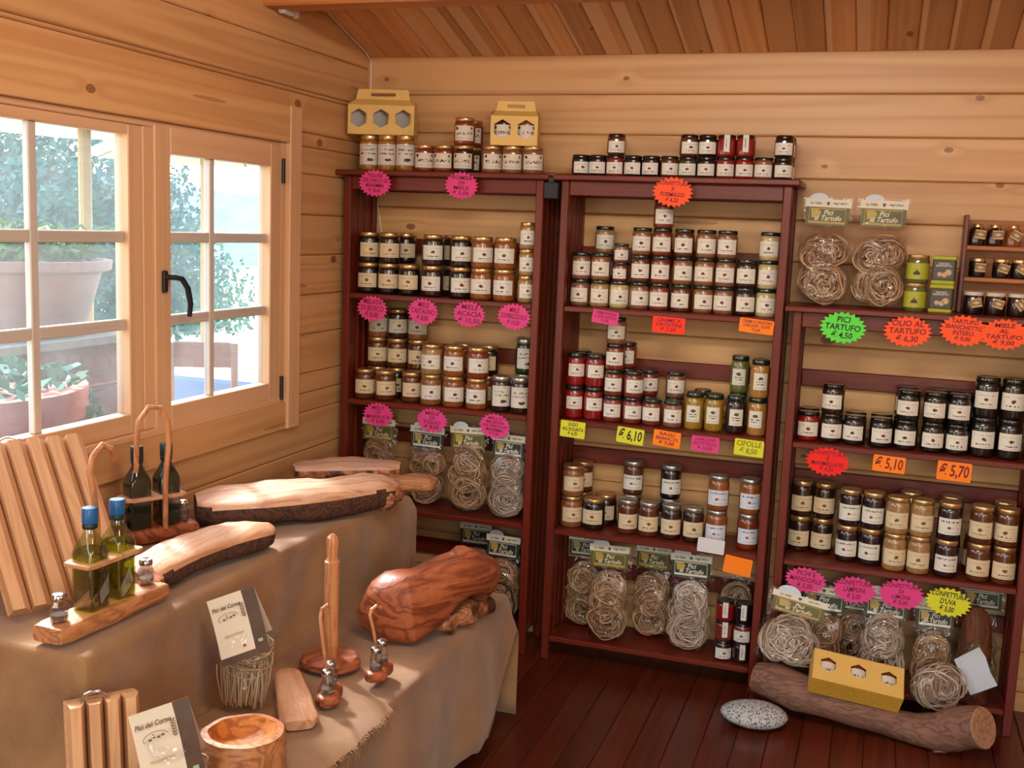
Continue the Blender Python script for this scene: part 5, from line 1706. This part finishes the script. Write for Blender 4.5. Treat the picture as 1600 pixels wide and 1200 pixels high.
def square_bottle(parent, loc, clear=True, s=1.0):
    a = .031 * s
    rl = [sq_ring(a * .94, 0), sq_ring(a, .004), sq_ring(a, .135 * s), sq_ring(a * .93, .15 * s, .5), sq_ring(a * .68, .168 * s, .8), sq_ring(.015 * s, .182 * s, 1), sq_ring(.0145 * s, .21 * s, 1)]
    b = put('oil_bottle', rings(rl).mesh('oil_bottle', True, 40), M_bottle if clear else M_darkbottle, parent, loc)
    if clear:
        put('oil', rings([sq_ring(a * .9, .004), sq_ring(a * .92, .008), sq_ring(a * .92, .132 * s), sq_ring(a * .88, .142 * s, .5)]).mesh('oil', True, 40), M_oilq, b)
    put('bottle_cap', MB().lathe([(.0175 * s, .203 * s), (.018 * s, .205 * s), (.018 * s, .236 * s), (.0165 * s, .239 * s)], 20).mesh('cap'), M_bluecap if clear else M_darkcap, b)
    put('neck_ring', MB().lathe([(.0165 * s, .190 * s), (.0175 * s, .192 * s), (.0175 * s, .200 * s), (.0165 * s, .202 * s)], 18).mesh('neck_ring'), M_darkcap, b)
    return b
def oil_carrier(label, loc, rotz, clear, cane, L=.34, s=1.0, plate_z=.115):
    t = thing('oil_carrier', label, 'cruet set', loc, (0, 0, rotz))
    m_ = MB().loft(path((-L/2, 0, .022), (L/2, 0, .022), 14), [.042] + [.046] * 12 + [.042], [.018] + [.022] * 12 + [.018], n=20, power=6, amp=.003, seed=3)
    put('tray', m_.mesh('tray'), M_slab2 if clear else M_oliveW, t)
    pz = plate_z
    put('neck_plate', MB().loft(path((-.092, 0, pz), (.092, 0, pz), 10), [.036] + [.042] * 8 + [.036], [.0045] + [.006] * 8 + [.0045], n=20, power=8).mesh('neck_plate'), M_slab, t)
    for x_ in (-.045, .045):
        square_bottle(t, (x_, 0, .0445), clear, s)
    for x_ in (-L/2 + .035, L/2 - .035):
        shaker(t, (x_, 0, .0445), .02, .066)
    put('cane_handle', MB().tube(cane, [.008] * (len(cane) - 1) + [.007], 10).mesh('cane_handle'), M_turned, t)
    return t
# trays run along the table; local x -> along y
def cane_pts(flip=1, h=.40):
    return [(0, .02, .04), (0, .02, h * .55), (-.012 * flip, .018, h * .74), (-.028 * flip, .014, h * .86), (-.018 * flip, .01, h * .95), (.008 * flip, .008, h), (.034 * flip, .006, h * .965), (.046 * flip, .004, h * .90)]
oil_carrier('wooden oil carrier with two blue-capped green oil bottles and cane handle', (-.486, -2.005, ZT + .005), math.radians(88), True, cane_pts(1, .42), L=.36, s=1.0, plate_z=.155)
oil_carrier('wooden oil carrier with two dark bottles and tall cane handle by the wall', (-.80, -1.415, ZT + .004), math.radians(62), False, [(0.02, -.045, .04), (.02, -.048, .19), (.03, -.05, .30), (.026, -.05, .36), (.006, -.05, .405), (-.03, -.05, .41), (-.062, -.05, .37), (-.068, -.05, .30), (-.066, -.04, .22)], L=.26, s=1.02, plate_z=.135)
M_cordb = plain('black_cord', '#15120f', .6)
tagit(put('black_strap', MB().tube([(.005, -.60, .50), (.03, -.575, .492), (.05, -.565, .465), (.062, -.56, .42), (.055, -.555, .36)], .004, 8).mesh('black_cord'), M_cordb), 'black strap curling over the far corner of the lower step', 'strap')

# ------------------------------------------------------------------ things on the floor before the low bookcase
def stone_mat():
    t = NT('speckled_granite')
    v, raw = t.objco((1, 1, 1), rnd=False)
    n1 = t.noise(v, 150, 2)
    n2 = t.noise(v, 10, 2)
    c = t.ramp(n1, [(.40, lin('#4a5054')), (.47, lin('#b9bcbc')), (.6, lin('#cfd0ce'))])
    t.l(t.mix(t.math('MULTIPLY', n2, .3), c, lin('#9a9c9c')), t.bsdf.inputs['Base Color'])
    return t.done(.7, .3)
mb = MB()
V_, F_ = [], []
for i in range(13):
    la = -PI / 2 + PI * i / 12
    for k in range(28):
        lo = 2 * PI * k / 28
        p = Vector((.118 * math.cos(la) * math.cos(lo), .085 * math.cos(la) * math.sin(lo), 0.042 * math.sin(la)))
        p *= 1 + .06 * mnoise.noise(p * 9)
        V_.append(p)
for i in range(12):
    for k in range(28):
        F_.append((i*28+k, i*28+(k+1) % 28, (i+1)*28+(k+1) % 28, (i+1)*28+k))
mb.add(V_, F_)
tagit(put('granite_stone', mb.mesh('granite_stone'), stone_mat(), None, (.885, -.275, .0435), (0, 0, .2)), 'flat oval speckled grey stone on the floor under the log', 'stone')

lg = thing('tree_log', 'long forked log with sawn end lying before the low bookcase', 'log')
lp_ = [(.865, -.135, .128), (.93, -.145, .122), (1.02, -.16, .110), (1.12, -.175, .096), (1.22, -.185, .082), (1.32, -.19, .068), (1.42, -.195, .058), (1.50, -.20, .066), (1.55, -.212, .088), (1.60, -.235, .112), (1.632, -.258, .128)]
put('trunk', MB().loft(lp_, [.052, .064, .066, .062, .056, .052, .055, .068, .072, .072, .07], [.052, .066, .066, .060, .054, .050, .052, .064, .070, .072, .07], n=26, amp=.010, freq=9, seed=2).mesh('trunk'), M_log, lg)
put('sawn_end', MB().loft([(1.632, -.258, .128), (1.636, -.261, .1298)], [.069, .066], [.069, .066], n=26, amp=.006, freq=9, seed=2).mesh('sawn_end'), M_logend, lg)
put('sawn_end', MB().loft([(.866, -.135, .128), (.858, -.134, .129)], [.05, .04], [.05, .04], n=22, amp=.004, seed=3).mesh('sawn_end'), M_logend, lg)
put('branch_stub', MB().loft([(1.50, -.20, .06), (1.505, -.22, .028), (1.51, -.235, .004)], [.04, .03, .022], [.04, .03, .022], up=(1, 0, 0), n=18, amp=.008, freq=20, seed=5).mesh('branch_stub'), M_log, lg)

t = thing('honey_gift_box', 'yellow three-window carton lying tilted on the log', 'gift box')
t.matrix_world = basis((1.218, -.245, .165), (.975, .10, -.12), (.05, .84, .54))
m = MB()
hex_panel(m, .31, .125, 3, .030, .068, -.043)
m.box((-.155, .0415, 0), (.155, .043, .125)).box((-.155, -.043, 0), (-.1535, .043, .125)).box((.1535, -.043, 0), (.155, .043, .125)).box((-.155, -.043, .1235), (.155, .043, .125))
put('carton', m.mesh('carton', False), M_yel, t)
M_yel_tex = plain('yellow_honeycomb', '#d9a63c', .6, mott=.14, scale=120)
put('carton_base', MB().box((-.155, -.043, -.002), (.155, .043, .0)).mesh('carton_base', False), M_yel_tex, t)
for k in range(3):
    b, l = jar_meshes('script')
    jb = put('boxed_jar', with_mat(b, M_cont['amber']), None, t, (-.103 + .103 * k, 0, .004))
    put('lid', with_mat(l, M_lid['dark']), None, jb)
    put('label', with_mat(label_mesh('script'), LABELS['script'][0]), None, jb)
GB = 'pasta bags heaped before the low bookcase'
pasta_bag('pasta bag with slanted card propped on the log above the stone', (.958, -.13, .18), .1, -.36, .22, W=.225, D=.09, H=.17, HT=.27, nests=((-.03, .088, .082), (.032, .09, .082), (.0, .12, .08, .01)), pale=True, group=GB, ch=.075)
pasta_bag('pasta bag behind the yellow carton under the mandorle tag', (1.07, .045, .112), 0, -.03, .03, W=.19, D=.09, H=.22, HT=.34, nests=((0, .09, .082), (.01, .165, .075)), dark=True, group=GB)
pasta_bag('pasta bag in shadow under the lamponi tag', (1.19, .172, .10), .0, 0, 0, W=.16, D=.075, H=.22, HT=.33, nests=((0, .085, .075), (.0, .17, .07)), dark=True, group=GB)
pasta_bag('upright pasta bag behind the yellow carton under the limoni tag', (1.30, .035, .108), .0, -.10, .0, W=.176, D=.09, H=.24, HT=.35, nests=((0, .09, .083), (0, .165, .078), (0, .215, .06)), pale=True, dark=True, group=GB)
pasta_bag('pasta bag beside the stump under the uva tag', (1.472, .045, .106), .0, -.06, .0, W=.152, D=.085, H=.21, HT=.34, nests=((0, .082, .074), (.0, .15, .068)), dark=True, group=GB)
pasta_bag('pasta bag fallen sideways with its white top towards the frame edge', (1.415, -.12, .135), .1, -.28, 1.08, W=.17, D=.09, H=.18, HT=.28, nests=((0, .085, .078), (.0, .12, .075)), pale=True, card=False, group=GB)
M_header_white = plain('bag_header_white', '#c9d2e0', .5)
hb = [o_ for o_ in bpy.data.objects if o_.get('label', '').startswith('pasta bag fallen')][0]
put('header_card', MB().add([(-.07, -.014, .185), (.07, -.014, .185), (.078, -.020, .285), (.02, -.030, .278), (-.03, -.016, .290), (-.075, -.022, .282)], [(0, 1, 2, 3), (0, 3, 4), (0, 4, 5)]).mesh('header', True, 80), M_header_white, hb)
put('rear_card', MB().add([(-.07, -.006, .21), (.07, -.006, .21), (.075, .0, .292), (-.078, .0, .296)], [(0, 1, 2, 3)]).mesh('rear', False), M_olive, hb)
pasta_bag('dark-carded pasta bag standing behind the stump', (1.63, .165, .10), 0, 0, 0, W=.16, D=.075, H=.2, HT=.41, nests=((0, .082, .075), (0, .17, .07)), dark=True, group=GB)
st_ = MB().loft([(1.617, .045, .103), (1.618, .043, .2), (1.616, .04, .3), (1.61, .036, .38), (1.604, .034, .43), (1.60, .034, .452)], [.055, .056, .052, .048, .042, .02], [.055, .054, .05, .048, .042, .02], up=(0, 1, 0), n=24, amp=.008, freq=10, seed=8)
tagit(put('wood_stump', st_.mesh('wood_stump'), natural_wood('brown_stump', '#6d3c22', '#43210f', (10, 10, 4), .6)), 'upright rounded brown wood stump standing in the low bookcase', 'wood stump')
# ------------------------------------------------------------------ outside the window
M_gravel = plain('terrace_gravel', '#b3a894', .9, mott=.2, scale=6)
ter = MB().add([(-60, -40, -.35), (-1.05, -40, -.05), (-1.05, 60, -.05), (-60, 60, -2.2)], [(0, 1, 2, 3)])
o = put('terrace_ground', ter.mesh('terrace_ground', False), M_gravel); o['kind'] = 'structure'
def hill(name, x0, y0, dx, dy, h, col, seed, W=60, base=-6):
    V_, n_ = [], 60
    for i in range(n_ + 1):
        q = i / n_ - .5
        hh = h * (1 + .5 * mnoise.noise(Vector((q * 5 + seed, seed, 0))) + .12 * mnoise.noise(Vector((q * 30 + seed, seed, 1))))
        cx, cy = x0 + dy * q * W, y0 - dx * q * W
        V_ += [(cx - dx * 12, cy - dy * 12, base), (cx, cy, hh), (cx + dx * 25, cy + dy * 25, base)]
    F_ = [(3*i+j, 3*i+3+j, 3*i+4+j, 3*i+1+j) for i in range(n_) for j in range(2)]
    o_ = put(name, MB().add(V_, F_).mesh(name, True, 80), plain('mat_' + name + str(seed), col, .95, mott=.3, scale=.5))
    o_['kind'] = 'structure'
d_ = Vector((-.6, .8)).normalized()
hill('hills', -75, 95, d_.x, d_.y, 5.5, '#5f86a6', 1, 190)  # aerial haze over the farther ridges is put into their blue colour
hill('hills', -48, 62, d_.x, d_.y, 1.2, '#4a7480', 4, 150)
hill('hills', -28, 38, d_.x, d_.y, -.6, '#a89a7c', 7, 90, -8)
hill('hills', -20, 27, d_.x, d_.y, -1.0, '#4f7a66', 9, 70, -8)
M_leafs = [plain('leaf_a', '#2d6258', .7, mott=.3, scale=3), plain('leaf_b', '#3c6c52', .7, mott=.3, scale=3), plain('leaf_c', '#557c38', .7, mott=.3, scale=3)]
M_trunk = plain('trunk', '#6a5a4a', .9)
def leaves(n_, cen, rad, s, seed, hollow=.3):
    rn = random.Random(seed); m_ = MB()
    for k in range(n_):
        d = Vector((rn.gauss(0, 1), rn.gauss(0, 1), rn.gauss(0, 1))).normalized() * (rn.random() ** .5)
        p = Vector((cen[0] + d.x * rad[0], cen[1] + d.y * rad[1], cen[2] + d.z * rad[2]))
        a = Vector((rn.gauss(0, 1), rn.gauss(0, 1), rn.gauss(0, 1))).normalized(); b = a.orthogonal().normalized()
        w = s * rn.uniform(.6, 1.3)
        m_.add([p - a * w, p + b * w * .45, p + a * w, p - b * w * .45], [(0, 1, 2, 3)])
    return m_
def tree(label, base, h, blobs, mat, seed, s=.09, n_=1600):
    t_ = thing('tree', label, 'tree', base)
    put('trunk', MB().tube([(0, 0, 0), (.05, .05, h * .5), (0, .1, h)], [.14, .1, .06], 8).mesh('trunk'), M_trunk, t_)
    m_ = MB()
    for k, (c, r_) in enumerate(blobs):
        q = leaves(n_, c, r_, s, seed + k)
        m_.add(q.v, q.f)
    put('foliage', m_.mesh('foliage', False), mat, t_, kind='stuff')
tree('leafy green tree beyond the terrace parasol', (-6.5, 4.3, -.5), 2.6, [((0, 0, 2.6), (1.3, 1.3, 1.0)), ((.3, .9, 1.7), (1.1, 1.0, .9)), ((-.4, 1.9, 2.0), (.9, 1.0, 1.1)), ((.3, -.9, 1.9), (1.1, 1.0, 1.2))], M_leafs[0], 1, .045, 5200)
tree('smaller green tree farther down the slope, framed by the opening sash', (-11.0, 12.4, -2.2), 2.6, [((0, 0, 2.6), (1.6, 1.6, 1.1)), ((-1.5, 1.5, 2.3), (1.2, 1.4, .8)), ((1.5, -1.8, 2.2), (1.2, 1.4, .9))], M_leafs[1], 9, .06, 3500)
M_canvas = plain('parasol_canvas', '#efe9dd', .8)
M_pole = plain('parasol_pole', '#a88f62', .6)
def parasol(label, base, ztop, zedge, rad):
    t_ = thing('parasol', label, 'parasol', base)
    put('pole', MB().tube([(0, 0, 0), (0, 0, ztop)], .035, 10).mesh('pole'), M_pole, t_)
    n_ = 8; V_ = [(0, 0, ztop)]
    for i in range(n_ * 4):
        a = 2 * PI * i / (n_ * 4) + .2
        e = 1 - .05 * abs(math.sin(a * n_ / 2))
        V_.append((rad * e * math.cos(a), rad * e * math.sin(a), zedge + .05 * (1 - e) * 20 * .1))
    m_ = MB().add(V_, [(0, 1 + i, 1 + (i + 1) % (n_ * 4)) for i in range(n_ * 4)])
    c_ = put('canopy', m_.mesh('canopy', True, 60), M_canvas, t_)
    md = c_.modifiers.new('t', 'SOLIDIFY'); md.thickness = .01
    for i in range(n_):
        a = 2 * PI * i / n_ + .2
        put('rib', MB().tube([(0, 0, ztop - .03), (rad * .95 * math.cos(a), rad * .95 * math.sin(a), zedge - .0)], .01, 6).mesh('rib'), M_pole, t_)
parasol('white parasol on a wooden pole standing behind the big planter', (-3.0, .92, -.2), 2.95, 2.40, 1.25)
parasol('larger white parasol farther away, seen through the opening sash', (-4.05, 3.55, -.25), 2.85, 2.43, .95)
M_terra_p = plain('pale_terracotta', '#a88a80', .8, mott=.08, scale=4)
M_terra = plain('terracotta', '#8a4a30', .8, mott=.12, scale=5)
M_soil = plain('soil', '#4a3828', .95)
t = thing('planter', 'large pale terracotta planter with greenery outside the window', 'planter', (-2.42, -.33, 1.20))
put('pot', MB().lathe([(.34, 0), (.36, .02), (.43, .26), (.47, .275), (.475, .315), (.44, .315), (.42, .28)], 36).mesh('pot'), M_terra_p, t)
put('soil', MB().lathe([(.42, .25), (.43, .285)], 30).mesh('soil'), M_soil, t)
put('greenery', leaves(2600, (0, 0, .36), (.42, .42, .12), .028, 31).mesh('greenery', False), M_leafs[2], t, kind='stuff')
bl = MB()
rn = random.Random(4)
for k in range(14):
    a = rn.uniform(0, 6.28); r_ = rn.uniform(.1, .35)
    bl.tube([(.3 * math.cos(a), .3 * math.sin(a), .28), (.36 * math.cos(a), .36 * math.sin(a), .42), ((.36 + r_) * math.cos(a), (.36 + r_) * math.sin(a), .46), ((.4 + r_ * 1.3) * math.cos(a), (.4 + r_ * 1.3) * math.sin(a), .40)], [.006, .008, .007, .002], 5)
put('long_leaves', bl.mesh('long_leaves'), M_leafs[2], t)
t = thing('planter', 'round orange terracotta pot trailing ivy just outside the window', 'planter', (-1.50, -1.50, .45))
put('pot', MB().lathe([(.28, 0), (.30, .03), (.39, .62), (.42, .64), (.42, .73), (.38, .73)], 36).mesh('pot'), M_terra, t)
put('ivy', MB().add((q := leaves(700, (.05, -.05, .76), (.42, .42, .06), .03, 51)).v, q.f).add((q2 := leaves(420, (.30, .22, .45), (.10, .14, .36), .028, 52)).v, q2.f).mesh('ivy', False), M_leafs[1], t, kind='stuff')
M_bench = wood('weathered_planks', '#8a5a40', '#683e2a', None, rough=.7, sx=1, sy=12)
t = thing('plank_bed', 'raised bed of horizontal planks carrying the pale planter', 'raised bed', (-2.85, -1.3, 0))
for z0, z1 in ((.45, .70), (.72, .97), (.99, 1.16)):
    put('plank', MB().box((.82, 0, z0), (.86, 1.52, z1), bev=.004).mesh('plank'), M_bench, t)
    put('plank', MB().box((0, 1.48, z0), (.82, 1.52, z1), bev=.004).mesh('plank'), M_bench, t)
put('top_board', MB().box((-.02, -.02, 1.16), (.9, 1.56, 1.198), bev=.004).mesh('top_board'), plain('bed_top', '#8d8578', .7), t)
for y_ in (.02, .75, 1.44):
    put('corner_post', MB().box((.76, y_, 0), (.82, y_ + .06, 1.16)).mesh('corner_post', False), M_bench, t)
M_tabc = plain('blue_tablecloth', '#6a80a8', .8)
t = thing('terrace_table', 'pale blue cloth-covered terrace table outside the window', 'table', (-2.95, 2.5, 0))
put('table_top', MB().box((-.4, -.6, .68), (.4, .6, .72), bev=.006).mesh('table_top'), M_canvas, t)
put('table_cloth', MB().box((-.42, -.62, .30), (.42, .62, .69), bev=.02).mesh('table_cloth'), M_tabc, t)
for sx in (-.34, .34):
    for sy in (-.52, .52):
        put('leg', MB().box((sx - .025, sy - .025, -.1), (sx + .025, sy + .025, .68)).mesh('leg', False), M_trunk, t)
M_chair = plain('terrace_chair_wood', '#8f6450', .6)
t = thing('terrace_chair', 'light wooden chair drawn up to the terrace table', 'chair', (-2.62, 1.5, -.05), (0, 0, .5))
put('seat', MB().box((-.2, -.2, .42), (.2, .2, .46), bev=.01).mesh('seat'), M_chair, t)
put('backrest', MB().box((-.2, -.2, .90), (.2, -.17, 1.05), bev=.01).mesh('backrest'), M_chair, t)
for sx in (-.18, .18):
    put('leg', MB().tube([(sx, -.18, 0), (sx, -.185, .45), (sx, -.22, 1.05)], .022, 8).mesh('leg'), M_chair, t)
    put('leg', MB().tube([(sx, .18, 0), (sx, .18, .44)], .02, 8).mesh('leg'), M_chair, t)
t = thing('stone_step', 'sunlit white stone step on the terrace below the planter', 'step', (-1.75, .62, -.05))
put('tread', MB().box((-.35, -.3, .45), (.35, .5, .62), bev=.02).mesh('tread'), plain('white_stone', '#c9c2b6', .8), t)
put('riser', MB().box((-.33, -.28, 0), (.33, .48, .45)).mesh('riser', False), plain('white_stone_side', '#d9cfc0', .8), t)
